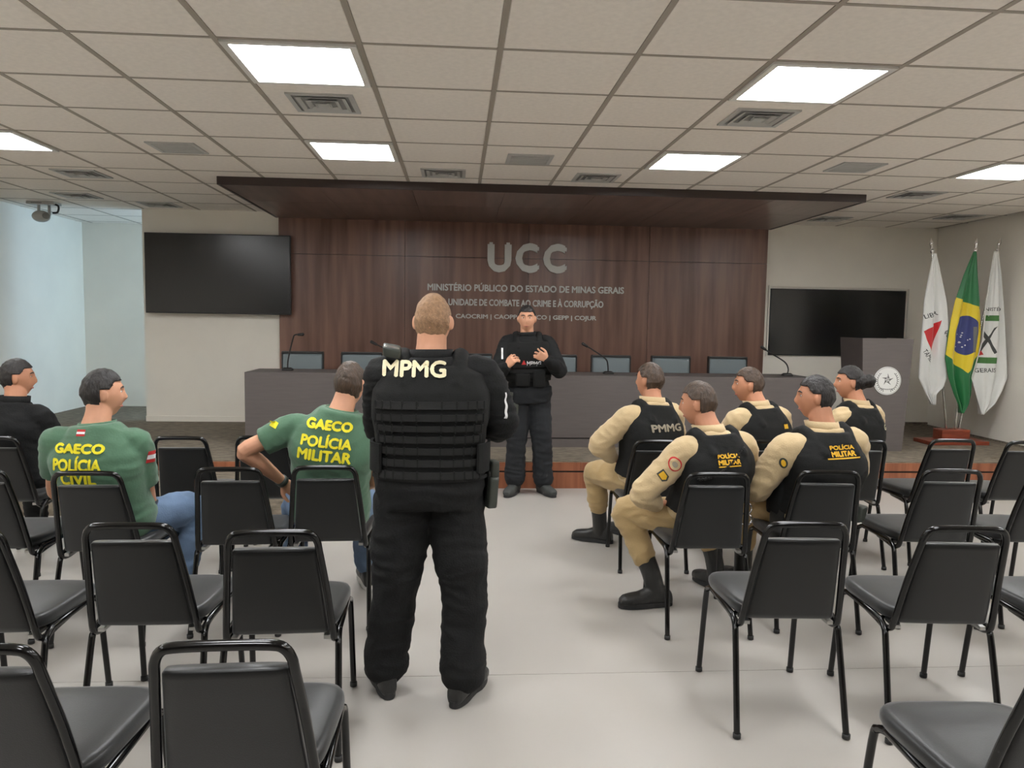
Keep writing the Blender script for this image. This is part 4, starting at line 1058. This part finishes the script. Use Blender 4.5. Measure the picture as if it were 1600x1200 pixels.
J = dict(pelvis=(2.02, 5.03, .575), chest=(2.055, 5.0, .84), neck=(2.035, 5.02, 1.065), head=(1.985, 5.06, 1.190), look=(-.95, .3, 0), fwd=(-.4, .92, 0),
         shL=(1.875, 4.94, .965), shR=(2.215, 5.07, .965), elL=(1.77, 5.05, .72), elR=(2.30, 5.2, .72), wrL=(1.86, 5.28, .63), wrR=(2.14, 5.38, .63), htL=(-.5, .5, .5), htR=(-.5, .3, .5), hnL=(.3, -.2, -.8), hnR=(-.3, -.2, -.8),
         hipL=(1.93, 5.03, .545), hipR=(2.10, 5.08, .545), knL=(1.78, 5.42, .535), knR=(2.05, 5.50, .535), anL=(1.80, 5.47, .10), anR=(2.08, 5.55, .10), hair='hair_b')
root, body, shirt, tr, ves, g = officer(J, 'seated officer in khaki in the front row, middle of the group, face turned left')
patch(root, ves, (2.19, 4.9, .93), (.92, .4, 0), (0, 0, 1), FLAGP, 'gold', 'patch')

J = dict(pelvis=(1.975, 4.06, .575), chest=(2.005, 4.0, .83), neck=(2.005, 4.02, 1.055), head=(1.975, 4.06, 1.205), look=(-.9, .4, 0), fwd=(-.28, .96, 0),
         shL=(1.775, 3.95, .935), shR=(2.215, 4.08, .955), elL=(1.655, 4.03, .715), elR=(2.285, 4.20, .755), wrL=(1.78, 4.27, .625), wrR=(2.10, 4.42, .63), htL=(-.5, .5, .5), htR=(-.5, .3, .5), hnL=(.3, -.2, -.8), hnR=(-.3, -.2, -.8),
         hipL=(1.88, 4.06, .545), hipR=(2.07, 4.12, .545), knL=(1.74, 4.42, .525), knR=(2.05, 4.52, .535), anL=(1.76, 4.46, .10), anR=(2.08, 4.56, .10), g=1.16, gl=1.04, hair='hair_d')
root, body, shirt, tr, ves, g = officer(J, 'broad seated officer in khaki with gold lettering on the vest, right side of the group')
fx = V((.96, .28, 0))
back_text('POLÍCIA', root, ves, V((2.035, 3.9, .962)), fx, (0, 0, 1), .165, .028, 'gold', .05)
back_text('MILITAR', root, ves, V((2.035, 3.9, .928)), fx, (0, 0, 1), .165, .028, 'gold', .05)
patch(root, ves, (2.035, 3.9, .905), fx, (0, 0, 1), [(-.11, -.003), (.11, -.003), (.11, .003), (-.11, .003)], 'gold', 'lettering')
pouch(root, ves, (1.80, 4.05, .66), (.06, .02, 0), (-.02, .06, 0), (0, 0, .10), 'vest'); pouch(root, tr, (1.80, 4.02, .55), (.05, .012, 0), (-.02, .05, 0), (0, 0, .06), 'boot', 'belt_pouch')
pouch(root, tr, (2.235, 4.06, .56), (.03, .01, 0), (-.02, .055, 0), (.01, 0, .045), 'gear', 'holster')
patch(root, shirt, (1.735, 3.9, .875), (.85, -.3, .3), (-.3, 0, .95), circ(.022, .03), 'gear', 'rank_patch'); patch(root, shirt, (1.735, 3.9, .875), (.85, -.3, .3), (-.3, 0, .95), circ(.012, .02), 'gold', 'rank_patch', .006)

J = dict(pelvis=(2.67, 5.05, .575), chest=(2.735, 5.01, .86), neck=(2.745, 5.02, 1.075), head=(2.700, 5.06, 1.215), look=(-.95, .3, 0), fwd=(-.35, .94, 0), bun=(2.805, 5.005, 1.232),
         shL=(2.590, 4.95, .985), shR=(2.875, 5.06, .995), elL=(2.48, 5.08, .74), elR=(2.94, 5.17, .765), wrL=(2.56, 5.30, .64), wrR=(2.79, 5.38, .65), htL=(-.5, .5, .5), htR=(-.5, .3, .5), hnL=(.3, -.2, -.8), hnR=(-.3, -.2, -.8),
         hipL=(2.59, 5.05, .545), hipR=(2.75, 5.10, .545), knL=(2.46, 5.45, .535), knR=(2.70, 5.52, .535), anL=(2.48, 5.50, .10), anR=(2.73, 5.57, .10), g=.94, gl=.95, hair='hair_d', hs=.95)
root, body, shirt, tr, ves, g = officer(J, 'seated officer with dark hair in a bun, rightmost of the khaki group')
pouch(root, ves, (2.885, 4.985, .925), (.020, .030, 0), (-.02, .012, 0), (0, 0, .045), 'vest', 'shoulder_pouch')
back_text('G', root, ves, V((2.875, 4.95, .925)), (.85, .5, 0), (0, 0, 1), .028, .04, 'cream', .03)
